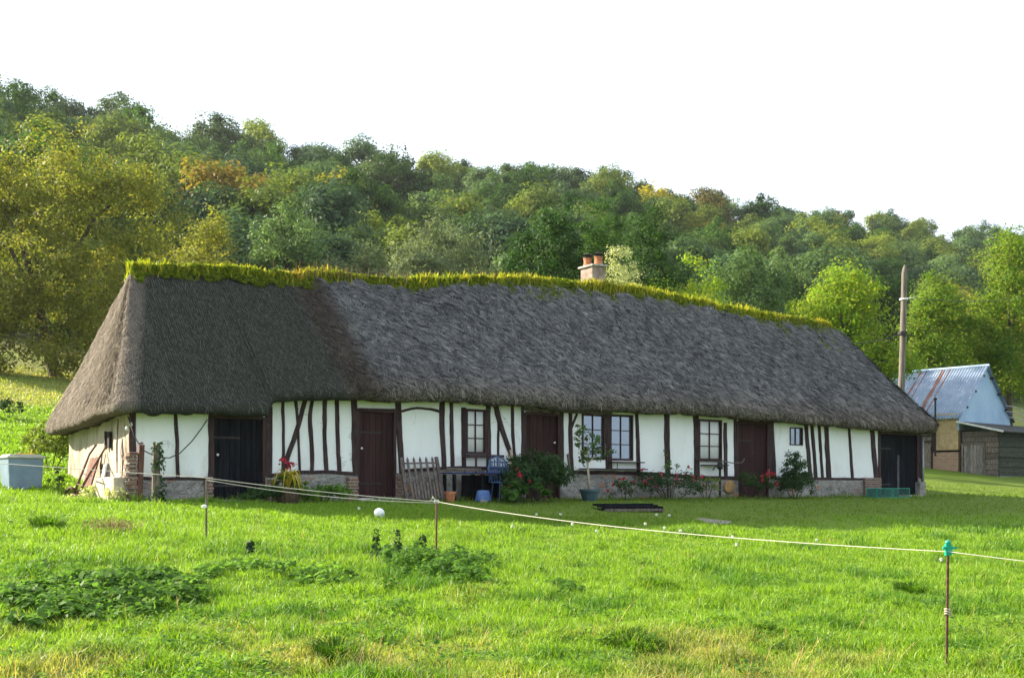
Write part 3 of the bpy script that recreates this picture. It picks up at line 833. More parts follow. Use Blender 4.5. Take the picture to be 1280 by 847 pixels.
# tufts
fi, ri, fu = pick_faces(15000, True); nt_ = len(fi); kk = 9
Pc, dn, sd, nm = straw_at(fi, ri, fu)
swing = rng.normal(.30, .5, (nt_, 1)) + .4 * fbm(Pc[:, 0] * .8, Pc[:, 2] * .8, 9.0)[:, None]; tdir = dn + sd * swing
ttone = np.clip(.42 + .30 * rng.normal(0, 1, nt_) + .30 * fbm(Pc[:, 0] * .7, Pc[:, 2] * 1.0, 1.0) + .18 * fbm(Pc[:, 0] * 2.6, Pc[:, 2] * 2.6, 5.0), .0, 1)
rep_ = np.repeat(np.arange(nt_), kk); ns = len(rep_)
tl = (.10 + .12 * rng.random(nt_))[rep_][:, None]
off = sd[rep_] * rng.normal(0, .035, (ns, 1)) + dn[rep_] * rng.normal(0, .03, (ns, 1))
dv = tdir[rep_] + sd[rep_] * rng.normal(0, .22, (ns, 1)) + nm[rep_] * rng.uniform(.10, .38, (ns, 1)); dv /= np.linalg.norm(dv, axis=1)[:, None]
sdd = np.cross(dv, nm[rep_]); sdd /= np.linalg.norm(sdd, axis=1)[:, None] + 1e-9
wd_ = (.006 + .006 * rng.random(ns))[:, None]
a_ = Pc[rep_] + off + nm[rep_] * .004; e_ = a_ + dv * tl * rng.uniform(.6, 1.1, (ns, 1))
sv.append(np.stack([a_ - sdd * wd_, a_ + sdd * wd_, e_ + sdd * wd_ * .5, e_ - sdd * wd_ * .5], 1)); stone_.append(np.clip(ttone[rep_] + .22 * rng.normal(0, 1, ns), 0, 1))
# a few loose pale straws on the newer part
fi, ri, fu = pick_faces(1500, False); ns = len(fi); Pc, dn, sd, nm = straw_at(fi, ri, fu)
dv = dn + sd * rng.normal(0, .6, (ns, 1)) + nm * .05; dv /= np.linalg.norm(dv, axis=1)[:, None]; sdd = np.cross(dv, nm); a_ = Pc + nm * .02; e_ = a_ + dv * (.12 + .2 * rng.random((ns, 1)))
sv.append(np.stack([a_ - sdd * .006, a_ + sdd * .006, e_ + sdd * .004, e_ - sdd * .004], 1)); stone_.append(np.full(ns, 1.6))
v = np.concatenate(sv); ton = np.concatenate(stone_)
me = np_mesh('thatch_straw', v.reshape(-1, 3), quads=np.arange(len(v))[:, None] * 4 + np.arange(4), mats=[M['straw']])
pattr(me, 'tone', np.repeat(ton, 4))
o = mesh_obj('thatch_straw', me, cot); o['kind'] = 'stuff'

# -- openings of the front wall, in pixels: name -> (left, right, top, bottom)
def rect(px0, px1, py0, py1):
    a = W(px0, py0); b = W(px1, py1); c = W(px0, py1); d = W(px1, py0)
    return (a[0], b[0], min(c[2], b[2]), (a[2] + d[2]) / 2)
OPEN = {'barn': rect(264, 331, 520, 623), 'maroon': rect(446, 494, 512, 613), 'win1': rect(582, 608, 511, 567), 'plain': rect(655, 699, 516, 612),
        'sashA': rect(727, 756, 517, 574), 'sashB': rect(762, 791, 518, 575), 'win3': rect(873, 902, 524, 575), 'brown': rect(921, 960, 527, 609),
        'slit': rect(987, 1003, 534, 556), 'end': rect(1099, 1147, 541, 617)}
for k_ in ('barn', 'maroon', 'plain', 'brown', 'end'):
    OPEN[k_] = OPEN[k_][:2] + (min(OPEN[k_][2], -.05) - .1,) + OPEN[k_][3:]
ops = list(OPEN.values())
TOP = 2.75
def pierced(u0, u1, z0, z1, yf, yb, opn, mat, name, parent, topf=None):
    us = sorted(set([u0, u1] + [min(max(o_[i], u0), u1) for o_ in opn for i in (0, 1)]))
    zs = sorted(set([z0, z1] + [min(max(o_[i], z0), z1) for o_ in opn for i in (2, 3)]))
    mb = MB()
    hole = lambda u_, z_: any(o_[0] < u_ < o_[1] and o_[2] < z_ < o_[3] for o_ in opn)
    nu, nz = len(us) - 1, len(zs) - 1
    solid = [[not hole((us[i] + us[i + 1]) / 2, (zs[j] + zs[j + 1]) / 2) for j in range(nz)] for i in range(nu)]
    for i in range(nu):
        for j in range(nz):
            if not solid[i][j]: continue
            a, b, c, d = us[i], us[i + 1], zs[j], zs[j + 1]
            mb.add([(a, yf, c), (b, yf, c), (b, yf, d), (a, yf, d)], [(0, 1, 2, 3)])
            mb.add([(a, yb, c), (b, yb, c), (b, yb, d), (a, yb, d)], [(3, 2, 1, 0)])
            if i == 0 or not solid[i - 1][j]: mb.add([(a, yf, c), (a, yb, c), (a, yb, d), (a, yf, d)], [(3, 2, 1, 0)])
            if i == nu - 1 or not solid[i + 1][j]: mb.add([(b, yf, c), (b, yb, c), (b, yb, d), (b, yf, d)], [(0, 1, 2, 3)])
            if j == 0 or not solid[i][j - 1]: mb.add([(a, yf, c), (b, yf, c), (b, yb, c), (a, yb, c)], [(3, 2, 1, 0)])
            if j == nz - 1 or not solid[i][j + 1]: mb.add([(a, yf, d), (b, yf, d), (b, yb, d), (a, yb, d)], [(0, 1, 2, 3)])
    return mb.build(name, mat, parent)
ops_w = ops + [(u_, u_, 0, 0) for u_ in (2.7, 2.82, 5, 12, 18)]
wl = pierced(0, LEN, -.3, TOP, 0, .18, ops_w, M['lime'], 'plaster_wall', cot)
for vtx in wl.data.vertices:
    if vtx.co.z > TOP - .01: vtx.co.z = float(ey0(vtx.co.x)) + .3
wl['label'] = 'white limewashed front wall between the timbers'
# other walls
mb = MB()
mb.box((LEN / 2, DEP - .09, .9), (LEN, .18, 2.4)); mb.box((LEN - .09, DEP / 2, 1.0), (.176, DEP - .37, 2.6))
mb.build('rear_wall', M['gable'], cot)
# gable wall, slightly bulging, rough
gy_ = np.linspace(-.0, DEP, 60); gz_ = np.linspace(-.5, 2.25, 34)
GY, GZ = np.meshgrid(gy_, gz_)
GXo = -.03 - .035 * fbm(GY * 1.2, GZ * 1.4) - .012 * fbm(GY * 6, GZ * 6) - .05 * sstep(.55, .2, GZ)
idg = np.arange(GY.size).reshape(GY.shape)
me = np_mesh('gable_wall', np.stack([GXo, GY + .004, GZ], -1).reshape(-1, 3), quads=np.stack([idg[:-1, 1:], idg[:-1, :-1], idg[1:, :-1], idg[1:, 1:]], -1).reshape(-1, 4), mats=[M['gable']], smooth=True)
o = mesh_obj('gable_wall', me, cot); o['label'] = 'rough cream plastered end wall in the sun'
md = o.modifiers.new('thick', 'SOLIDIFY'); md.thickness = .18; md.offset = -1
# inner room: partition, floor and ceiling near-black, the unlit interior painted in
mb = MB(); mb.box((LEN / 2, 1.9, 1.2), (LEN - .5, .06, 3.0)); mb.box((LEN / 2, 1.0, -.05), (LEN - .5, 1.6, .06)); mb.box((LEN / 2, 1.0, 2.6), (LEN - .5, 1.6, .06))
mb.build('inner_partition', M['dark'], cot)

# -- stone plinth below the sole plates, following their line
def wallz(pts):
    w_ = [W(px, py) for px, py in pts]
    return np.array([p[0] for p in w_]), np.array([p[2] for p in w_])
sole = [(170, 597), (262, 598), (340, 594), (375, 590), (410, 589), (440, 592), (497, 590), (555, 585), (640, 584), (655, 587), (715, 589), (790, 591), (825, 592), (870, 597), (920, 598), (965, 598), (1090, 598), (1150, 596)]
su, sz = wallz(sole)
doors = [OPEN[k] for k in ('barn', 'maroon', 'plain', 'brown', 'end')]
segs = []; cur = 0.0
for o_ in sorted(doors):
    segs.append((cur, o_[0])); cur = o_[1]
segs.append((cur, LEN))
for (a, b) in segs:
    if b - a < .05: continue
    us_ = np.linspace(a, b, max(2, int((b - a) / .06))); rr_ = np.linspace(0, 1, 16)
    UU, RR = np.meshgrid(us_, rr_)
    ZZ = -.35 + (np.interp(UU, su, sz) + .35) * RR
    YY = -.045 - .03 * fbm(UU * 3.5, ZZ * 4.5) - .018 * fbm(UU * 9, ZZ * 11) - .05 * (1 - RR)
    YY[-1] = .02
    YY[:, 0] = np.where(np.arange(16) >= 0, np.minimum(YY[:, 0], -.03), 0)
    idp = np.arange(UU.size).reshape(UU.shape)
    fr_ = np.stack([idp[:-1, :-1], idp[:-1, 1:], idp[1:, 1:], idp[1:, :-1]], -1).reshape(-1, 4)
    V = np.stack([UU, YY, ZZ], -1).reshape(-1, 3)
    # returns at both ends
    e0 = np.stack([UU[:, 0], np.full(16, .1), ZZ[:, 0]], -1); e1 = np.stack([UU[:, -1], np.full(16, .1), ZZ[:, -1]], -1)
    nV = len(V); V = np.concatenate([V, e0, e1])
    ends = []
    for r_ in range(15):
        ends.append((nV + r_, idp[r_, 0], idp[r_ + 1, 0], nV + r_ + 1)); ends.append((idp[r_, -1], nV + 16 + r_, nV + 17 + r_, idp[r_ + 1, -1]))
    me = np_mesh('stone_plinth', V, quads=np.concatenate([fr_, np.array(ends)]), mats=[M['rubble']], smooth=False)
    mesh_obj('stone_plinth', me, cot)
def brick_patch(px0, px1, py0, py1, mat='brick', name='brick_quoin', off=-.13, label=None):
    o_ = rect(px0, px1, py0, py1)
    mb = MB(); zz = o_[2] - .12; k = 0
    while zz < o_[3] - .02:
        e = .04 * (k % 2)
        mb.box(((o_[0] + o_[1]) / 2, off + .06, zz + .034), (o_[1] - o_[0] + e, .16 + .006 * (k % 3), .066)); zz += .072; k += 1
    o = mb.build(name, M[mat], cot, bevel=.006)
    if label: o['label'] = label
brick_patch(432, 444, 598, 624); brick_patch(255, 263, 598, 626); brick_patch(1077, 1097, 598, 622); brick_patch(333, 341, 600, 624)
brick_patch(495, 500, 596, 618)
o_ = rect(902, 915, 600, 616)
mb = MB(); mb.lathe([(.0, -.02), (.17, -.015), (.2, 0), (.16, .03), (.05, .045)], 14)
for i in range(len(mb.v)):
    x_, y_, z_ = mb.v[i]; mb.v[i] = ((o_[0] + o_[1]) / 2 + x_ * 1.15 + .03 * math.sin(5 * y_), -.11 - z_, (o_[2] + o_[3]) / 2 + y_)
mb.build('clay_patch', M['orange'], cot, smooth=True)

# -- timbers: each drawn along its pixels, hewn and slightly wavy
def timber(pts, wpx, name='timber_post', mat='timber', proud=.035, label=None, wob=.012):
    loc3 = [W(px, py) for px, py in pts]
    a = np.array([(p[0], p[2]) for p in loc3])
    um = W(pts[0][0] + wpx, pts[0][1])[0] - a[0][0]
    seg = np.linalg.norm(np.diff(a, axis=0), axis=1); cum = np.concatenate([[0], np.cumsum(seg)])
    n = max(4, int(cum[-1] / .12)); t = np.linspace(0, cum[-1], n)
    ph = random.random() * 50
    # smooth path through the given points
    px_ = np.interp(t, cum, a[:, 0]); pz_ = np.interp(t, cum, a[:, 1])
    if len(a) > 2:
        ker = np.array([1, 2, 3, 2, 1.]) / 9
        px_ = np.convolve(np.pad(px_, 2, mode='edge'), ker, 'valid') * 1.0; pz2 = np.convolve(np.pad(pz_, 2, mode='edge'), ker, 'valid')
        px_[0], px_[-1] = a[0, 0], a[-1, 0]; pz_[1:-1] = pz2[1:-1]
    tx = np.gradient(px_); tz = np.gradient(pz_); ll = np.hypot(tx, tz) + 1e-9
    nx_, nz_ = -tz / ll, tx / ll
    vert = abs(a[-1, 1] - a[0, 1]) > abs(a[-1, 0] - a[0, 0])
    hw = um / 2 if vert else (W(pts[0][0], pts[0][1])[2] - W(pts[0][0], pts[0][1] + wpx)[2]) / 2
    w1 = hw * (1 + .16 * vn(t * 3 + ph, 0.3)) + wob * vn(t * 6 + ph, 5.5); w2 = hw * (1 + .16 * vn(t * 3 + ph, 9.3)) + wob * vn(t * 6 + ph, 2.5)
    vs = []; yo = -proud
    jit = .006 * vn(t * 5 + ph, 7.7)
    for i in range(n):
        A = (px_[i] + nx_[i] * w1[i], pz_[i] + nz_[i] * w1[i]); B = (px_[i] - nx_[i] * w2[i], pz_[i] - nz_[i] * w2[i])
        A2 = (px_[i] + nx_[i] * w1[i] * .8, pz_[i] + nz_[i] * w1[i] * .8); B2 = (px_[i] - nx_[i] * w2[i] * .8, pz_[i] - nz_[i] * w2[i] * .8)
        vs += [(A[0], .03, A[1]), (A[0], yo * .55, A[1]), (A2[0], yo + jit[i], A2[1]), (B2[0], yo + jit[i] * .6, B2[1]), (B[0], yo * .55, B[1]), (B[0], .03, B[1])]
    fs = []
    for i in range(n - 1):
        for k in range(5):
            fs.append((i * 6 + k, (i + 1) * 6 + k, (i + 1) * 6 + k + 1, i * 6 + k + 1))
    fs += [tuple(range(6)), tuple((n - 1) * 6 + k for k in range(5, -1, -1))]
    mb = MB(); mb.add(vs, fs)
    o = mb.build(name, M[mat], cot)
    # consistent outward faces
    import bmesh
    bm = bmesh.new(); bm.from_mesh(o.data); bmesh.ops.recalc_face_normals(bm, faces=bm.faces); bm.to_mesh(o.data); bm.free()
    if label: o['label'] = label
    return o
TP = [([(165.5, 508), (165.5, 600)], 8), ([(219, 508), (221.5, 560), (222, 597)], 4.5), ([(263.5, 508), (263.5, 604)], 6.5), ([(335.5, 508), (335.5, 598)], 9),
      ([(353, 498), (354.3, 535), (353.8, 590)], 3.6), ([(368.5, 496), (371.8, 520), (372.8, 547), (374.5, 588)], 3.2),
      ([(390.3, 496), (387, 520), (388, 545), (390.7, 565), (389.5, 589)], 4.8), ([(406, 494), (405.8, 535), (406, 560), (408, 589)], 5), ([(421, 494), (421, 535), (422.5, 560), (424, 590)], 5),
      ([(442.5, 494), (443, 560), (443.8, 600)], 7), ([(497, 494), (500, 560), (503, 602)], 7), ([(552.5, 494), (552, 535), (554.5, 560), (555, 586)], 6),
      ([(563.8, 494), (564.3, 547), (565.8, 585)], 4.4), ([(579.3, 509), (580, 585)], 5.6), ([(610, 498), (610.3, 535), (610.5, 587)], 5.4),
      ([(623, 529), (622, 572)], 2.4), ([(640, 498), (640.7, 547), (645, 582)], 3.4), ([(653, 505), (653.2, 588)], 3.2), ([(701.5, 510), (702, 600)], 5),
      ([(712.5, 508), (713, 560), (715, 594)], 4.6), ([(759, 508), (761, 586)], 7.5), ([(795.5, 508), (797.5, 570), (797.5, 594)], 4),
      ([(833, 510), (833.7, 560), (835, 594)], 6.4), ([(869.5, 512), (871, 597)], 6.4), ([(906, 528), (907, 596)], 4.2), ([(918, 516), (919.5, 600)], 3),
      ([(962.5, 520), (964, 560), (966, 598)], 8), ([(1006.5, 524), (1013, 598)], 4.4), ([(1014, 524), (1019.7, 599)], 3.8), ([(1023, 526), (1028, 599)], 3),
      ([(1032, 524), (1036, 599)], 5.6), ([(1060.6, 527), (1065, 598)], 2.8), ([(1089, 529), (1095, 600)], 5.4), ([(1098.5, 530), (1099, 604)], 2.6), ([(1149.5, 532), (1150, 606)], 4)]
for pts_, w_ in TP: timber(pts_, w_)
timber([(382, 496), (375, 525), (366, 552), (356, 580), (353.5, 590)], 5.4, 'timber_brace', proud=.05)
timber([(617.5, 498), (623.7, 527), (631, 547), (637.5, 565), (645, 582)], 5.4, 'timber_brace', proud=.05)
timber([(637, 562), (640, 582)], 4, 'timber_brace', 'palewood', proud=.06)
timber([(721, 517), (714, 534)], 2.2, 'timber_brace')
timber([(709, 567), (713, 594)], 2.4, 'timber_brace', 'greywood', proud=.05)
timber([(502, 514), (512.5, 510.5), (525, 509.5), (540, 511), (551, 514.5)], 3.2, 'arched_beam')
for pts_, w_ in [([(168, 597), (260, 598)], 3.2), ([(338, 593.5), (375, 590), (405, 589), (441, 592)], 4.5), ([(500, 588), (555, 585), (577, 584), (655, 585)], 4),
                 ([(716, 590), (790, 591), (825, 592.5), (870, 596.5), (921, 597)], 5), ([(968, 597.5), (1095, 598.5)], 3.2)]:
    timber(pts_, w_, 'sole_plate', proud=.055)
timber([(446, 511.5), (494, 512)], 3, 'door_lintel', proud=.05)
timber([(651, 511), (710, 514.5), (762, 516)], 3.2, 'door_lintel', 'greywood', proud=.12)

# -- doors
def plank_door(name, key, mat, npl, label=None, inset=.06, handle=None, double=False):
    u0_, u1_, z0_, z1_ = OPEN[key]; z0_ = max(z0_, -.06); u0_ += .05; u1_ -= .05; z1_ -= .06
    mb = MB(); w_ = (u1_ - u0_) / npl
    for i in range(npl):
        mb.box((u0_ + (i + .5) * w_, inset + .003 * random.random(), (z0_ + z1_) / 2), (w_ - .008, .04, z1_ - z0_ - .02))
    mb.box(((u0_ + u1_) / 2, inset + .04, (z0_ + z1_) / 2), (u1_ - u0_ - .004, .03, z1_ - z0_ - .006))
    d_ = mb.build(name, M[mat], cot, bevel=.004)
    fb = MB()
    for su_ in (u0_ - .03, u1_ + .03): fb.box((su_, .045, (z0_ + z1_) / 2 + .03), (.075, .15, z1_ - z0_ + .06))
    fb.box(((u0_ + u1_) / 2, .046, z1_ + .045), (u1_ - u0_ + .005, .146, .085)); fb.build('door_frame', M['frame'], d_)
    if label: d_['label'] = label
    if handle:
        hp = W(*handle)
        hb = MB(); hb.tube([(hp[0], inset - .02, hp[2]), (hp[0], inset - .055, hp[2])], [.012, .012], 8); hb.lathe([(.0, -.03), (.022, -.02), (.03, 0), (.022, .02), (.0, .03)], 10, (hp[0], inset - .07, hp[2]))
        hb.build('door_knob', M['white'], d_, smooth=True)
    for zz in (.22, .78):
        if key in ('barn', 'end', 'maroon', 'brown'):
            hb = MB(); hb.box((u0_ + .32, inset - .024, z0_ + (z1_ - z0_) * zz), (.6, .012, .045)); hb.build('strap_hinge', M['iron'], d_)
    return d_
plank_door('plank_door', 'barn', 'blackwood', 9, 'wide black barn door near the hipped end', handle=(272, 568))
plank_door('plank_door', 'maroon', 'maroon', 6, 'maroon door with flaking white paint beside the leaning gate', handle=(452, 560))
plank_door('plank_door', 'plain', 'maroon', 5, 'plain dark brown door behind the big bush', inset=.09, handle=(694, 553))
plank_door('plank_door', 'brown', 'maroon', 5, 'dark maroon door beside the conical shrub')
plank_door('plank_door', 'end', 'blackwood', 7, 'black double door at the far end, above the green cage')
o_ = OPEN['end']; mb = MB(); mb.box(((o_[0] + o_[1]) / 2 + .02, .03, o_[2] + .95), (.09, .02, 1.2)); mb.build('door_batten', m_simple('scuffed_batten', (.03, .03, .035), (.16, .17, .19), (20, 20, 2), rough=.8, bump=.4), cot)
for key, dz in (('maroon', .07), ('barn', .0), ('end', .02)):
    o_ = OPEN[key]; mb = MB(); mb.box(((o_[0] + o_[1]) / 2, -.1, -.03 + dz * .3), (o_[1] - o_[0] + .1, .34, .16)); mb.build('door_step', M['concrete'], cot, bevel=.015)

# -- windows: painted frame, glazing bars, pane, what hangs behind
def window(key, cols, rws, behind='curtain', label=None, fw=.055, glass='clear', sash=.03):
    u0_, u1_, z0_, z1_ = OPEN[key]; w_, h_ = u1_ - u0_, z1_ - z0_; cu, cz = (u0_ + u1_) / 2, (z0_ + z1_) / 2
    mb = MB()
    for sx_ in (-1, 1): mb.box((cu + sx_ * (w_ / 2 - fw / 2), .02, cz), (fw, .1, h_ - .004))
    mb.box((cu, .022, z1_ - fw / 2 - .002), (w_ - 2 * fw, .096, fw)); mb.box((cu, .022, z0_ + fw / 2 + .002), (w_ - 2 * fw, .096, fw))
    fr_ = mb.build('window', M['frame'], cot, bevel=.005)
    if label: fr_['label'] = label
    iw, ih = w_ - 2 * fw, h_ - 2 * fw
    mb = MB()
    for i in range(1, cols): mb.box((cu - iw / 2 + iw * i / cols, .03, cz), (.026, .036, ih))
    for j in range(1, rws): mb.box((cu, .0305, cz - ih / 2 + ih * j / rws), (iw, .03, .024))
    mb.build('glazing_bars', M['frame'], fr_)
    mb = MB(); mb.add([(cu - iw / 2, .036, cz - ih / 2), (cu + iw / 2, .036, cz - ih / 2), (cu + iw / 2, .036, cz + ih / 2), (cu - iw / 2, .036, cz + ih / 2)], [(0, 1, 2, 3)]); mb.build('pane', M[glass], fr_)
    if behind:
        nn_ = 40; us_ = np.linspace(cu - iw / 2 - .05, cu + iw / 2 + .05, nn_); ph = random.random() * 9
        yy_ = .058 + .006 * np.sin(us_ * 42 + ph) + .003 * np.sin(us_ * 17)
        V = np.concatenate([np.stack([us_, yy_, np.full(nn_, cz - ih / 2 - .03)], -1), np.stack([us_, yy_, np.full(nn_, cz + ih / 2 + .03)], -1)])
        Q = [(i, i + 1, nn_ + i + 1, nn_ + i) for i in range(nn_ - 1)]
        me = np_mesh('curtain', V, quads=np.array(Q), mats=[M['curtain']], smooth=True); o = mesh_obj('curtain', me, fr_)
        md = o.modifiers.new('thick', 'SOLIDIFY'); md.thickness = .004
    return fr_
window('win1', 2, 3, label='small window with white curtain above the blue bench')
window('sashA', 2, 3, None, 'half of the paired window partly behind the potted tree', glass='glass')
window('sashB', 2, 3, None, 'half of the paired window clear of the potted tree', glass='glass')
window('win3', 2, 3, label='small window with white curtain between plain white panels')
window('slit', 2, 1, None, 'tiny square window under the eave', fw=.03, glass='glass')
def ledge(px0, px1, py, off, name, thick=.03, mat='timber'):
    a = W(px0, py, off / 2); b = W(px1, py, off / 2)
    mb = MB(); mb.box(((a[0] + b[0]) / 2, -off / 2 - .02, (a[2] + b[2]) / 2), (b[0] - a[0], off, thick)); return mb.build(name, M[mat], cot, bevel=.004)
ledge(726, 806, 586, .22, 'flower_shelf'); ledge(762, 803, 577.5, .18, 'window_sill'); ledge(580, 611, 568.5, .1, 'window_sill'); ledge(870, 903, 575.5, .1, 'window_sill')
ledge(878, 908, 581, .2, 'flower_shelf', .025)
mb = MB(); 
for px_ in (771, 799):
    a = W(px_, 577, .14); b = W(px_, 586, .14); mb.tube([(a[0], -.16, a[2]), (b[0], -.16, b[2])], .012, 6)
mb.build('shelf_rail', M['timber'], cot)

# -- chimney
uc = W(741, 340, -DEP / 2 - .5)[0]; yc = DEP / 2 + .5
zc = lambda py: W(741, py, -DEP / 2 - .5)[2]
mb = MB(); mb.box((uc, yc, (zc(335) + zc(362)) / 2 - .6), (.50, .58, zc(335) - zc(362) + 1.2)); ch = mb.build('chimney', M['chimney'], cot, bevel=.015)
mb = MB(); mb.box((uc, yc, zc(335) + .035), (.62, .72, .06), rot=Vector((0, 0, 1)).rotation_difference(Vector((-.06, .0, 1)))); mb.build('chimney_cap', M['concrete'], ch, bevel=.01)
for i, dy in enumerate((-.17, .19)):
    mb = MB(); zb = zc(335) + .06
    mb.lathe([(.145, 0), (.145, .05), (.125, .08), (.12, .20), (.135, .22), (.135, .26), (.10, .26)], 16, (uc + (.08 if i == 0 else -.05), yc + dy, zb)); po = mb.build('chimney_pot', M['terracotta'], ch, smooth=False)
    mb = MB(); cx_, cy_ = uc + (.08 if i == 0 else -.05), yc + dy
    for k in range(4): mb.tube([(cx_ + .1 * math.cos(k * 1.57), cy_ + .1 * math.sin(k * 1.57), zb + .24), (cx_ + .1 * math.cos(k * 1.57), cy_ + .1 * math.sin(k * 1.57), zb + .36)], .012, 5)
    mb.lathe([(.15, .27), (.15, .29)], 14, (cx_, cy_, zb)); mb.lathe([(.16, .34), (.19, .35), (.12, .38), (.0, .40)], 14, (cx_, cy_, zb))
    mb.build('chimney_cowl', M['iron'], ch)

# -- downpipe at the far end, insulators on the corner post
a = W(1152, 545, .06); b = W(1153, 618, .06)
mb = MB(); mb.tube([(a[0], -.1, a[2]), (b[0], -.1, b[2])], .035, 8); mb.build('downpipe', m_simple('zinc_pipe', (.2, .22, .24), (.3, .32, .34), (9, 9, 9), rough=.5, metal=.3), cot, smooth=True)
for px_, py_ in ((163.5, 530), (160, 535)):
    a = W(px_, py_, .06); mb = MB(); mb.lathe([(.0, -.045), (.03, -.035), (.035, 0), (.02, .03), (.0, .045)], 10, (a[0] - (.03 if px_ < 162 else 0), -.075, a[2])); mb.build('insulator', M['white'], cot, smooth=True)
brow = rect(1148, 1153, 598, 624); mb = MB(); mb.box(((brow[0] + brow[1]) / 2 - .06, .0, .12), (.34, .3, .75)); mb.build('stone_plinth', M['rubble'], cot, bevel=.02)
# gable details: small niche (its shade painted as a near-black block), hanging iron, lower ledge, cracks as thin laths
mb = MB(); mb.box((-.07, 1.75, 1.36), (.05, .16, .36)); mb.build('gable_vent_shade', M['dark'], cot)
mb = MB(); mb.box((-.085, 1.98, 1.36), (.05, .05, .40)); mb.build('vent_jamb', M['timber'], cot)
for y_, z0_, z1_, b_ in ((1.05, .62, 1.8, .05), (.75, .5, 1.35, -.12), (2.3, .5, 1.1, .1)):
    mb = MB(); mb.tube([(-.07, y_, z1_), (-.085, y_ + b_, (z0_ + z1_) / 2), (-.09, y_ + b_ * .3, z0_)], [.014, .02, .012], 6); mb.build('exposed_lath', M['greywood'], cot)
mb = MB(); mb.box((-.1, 1.5, .52), (.1, 2.3, .045)); mb.build('gable_rail', M['palewood'], cot, bevel=.01)

# -- plants on the ridge
def roof_z(u_, y_):
    t = np.clip((np.minimum(y_, DEP - y_) - y0) / (DEP / 2 - y0), 0, 1)
    return (ey0(u_) + TH) * (1 - t) + np.interp(u_, ru, rz) * t - .28 * t * (1 - t) * (1 - .3 * t) + .1 * sstep(4.7, 5.3, u_)
npl = 30000
uR = UL + (UR - UL) * rng.random(npl)
front = rng.normal(0, .30, npl)
hang = np.clip(front, -1.1, .8)
topz = np.interp(uR, ru, rz)
bandw = .30 + .16 * fbm(uR * .8, 2.2) + .12 * vn(uR * 3, 1.0) + .08 * vn(uR * 7, 4.0)
bandw = bandw * (1 + .35 * sstep(6, 12, uR) + 1.0 * sstep(UR - 6.5, UR - 3, uR))
yy = DEP / 2 + np.where(rng.random(npl) < .72, -1, 1) * np.abs(rng.normal(0, 1, npl)).clip(0, 1.5) / 1.5 * bandw
slope = (np.interp(uR, ru, rz) - ey0(uR)) / (DEP / 2 + .5)
zz = roof_z(uR, yy) + .02 + .14 * rng.random(npl) * np.clip(1.15 - np.abs(yy - DEP / 2) / bandw, .1, 1) + .05 * vn(uR * 4, yy * 4)
P = np.stack([uR, yy, zz + .02], -1)
D = np.stack([rng.normal(0, .4, npl), np.sign(yy - DEP / 2) * .5, np.full(npl, .8)], -1)
v1, f1 = leaves(P, D, .095, up=.3, jitter=.7, droop=-.3, asp=.7)
# upright blades (iris leaves) on the crest
nb = 11000
dens = .5 + .5 * vn(UL + (UR - UL) * rng.random(nb), 0)
uB = UL - .1 + (UR - UL) * rng.random(nb)
kp = rng.random(nb) < np.clip(.6 + .7 * fbm(uB * 1.2, 4.0), .15, 1); uB = uB[kp]; nb = len(uB)
yB = DEP / 2 + rng.normal(.0, .10, nb); zB = roof_z(uB, yB) + .05
hB = (.09 + .19 * rng.random(nb) ** 1.5) * (1 + .5 * fbm(uB * .9, 8.0))
aB = rng.random(nb) * 6.28; lean = hB * (.2 + .6 * rng.random(nb))
bs = np.stack([uB, yB, zB], -1); sdv = np.stack([np.cos(aB), np.sin(aB), 0 * aB], -1) * (.013 + .009 * rng.random(nb))[:, None]
ld = rng.random(nb) * 6.28
lean = lean * .7; mdp = bs + np.stack([np.cos(ld) * lean * .4, np.sin(ld) * lean * .4, hB * .65], -1); tp = bs + np.stack([np.cos(ld) * lean, np.sin(ld) * lean, hB], -1)
vb = np.stack([bs - sdv, bs + sdv, mdp + sdv * .8, mdp - sdv * .8, tp], 1).reshape(-1, 3); bb = np.arange(nb)[:, None] * 5
V = np.concatenate([v1, vb]); Q = np.concatenate([f1, bb + np.array([0, 1, 2, 3]) + len(v1)]); T = bb + np.array([3, 2, 4]) + len(v1)
mi = np.concatenate([np.zeros(len(f1)), np.ones(nb), np.ones(nb)])
me = np_mesh('ridge_plants', V, quads=Q, tris=T, mats=[M['lf_moss'], M['lf_ridge']], mi=mi)
o = mesh_obj('ridge_plants', me); o.location = cot.location; o.rotation_euler = cot.rotation_euler
tag(o, 'yellow-green iris leaves and moss growing along the thatched ridge', 'ridge plants', kind='stuff')
# dry stalks near the joint of the two roofs
uS = W(440, 345, -DEP / 2)[0] + rng.normal(0, .8, 130); mb = MB()
for u_ in uS[:70]:
    zb = float(np.interp(u_, ru, rz)); hh = .2 + .28 * random.random(); q1, q2 = random.gauss(0, .05), random.gauss(0, .05)
    yb_ = DEP / 2 + random.gauss(0, .12); mb.tube([(u_, yb_, zb), (u_ + q1, yb_ + q2, zb + hh)], [.008, .014], 3)
o = mb.build('dry_stalks', M['lf_dry']); o.location = cot.location; o.rotation_euler = cot.rotation_euler
tag(o, 'tuft of dry brown stalks standing on the ridge above the maroon door', 'dry stalks', kind='stuff')

# ------------------------------------------------------------------ tin-roofed barn and its lean-to
C0 = at(1198, 580, 55)
GA = np.array([.75, .66]); GA /= np.linalg.norm(GA); SA = np.array([-GA[1], GA[0]])
bz = float(terrain(C0[0], C0[1]))
barn = thing('tin_roofed_barn', 'small barn with rusty blue-grey tin roof and yellow mud wall', 'barn', (C0[0], C0[1], bz), math.atan2(GA[1], GA[0]))
# barn frame: x along the gable (away to the right), y along the side (away to the left)
BW, BL = 5.46, 5.2
ez_ = EYE + (HY - 518) / F * 55 - bz; rz_ = EYE + (HY - 457) / F * 56.8 - bz
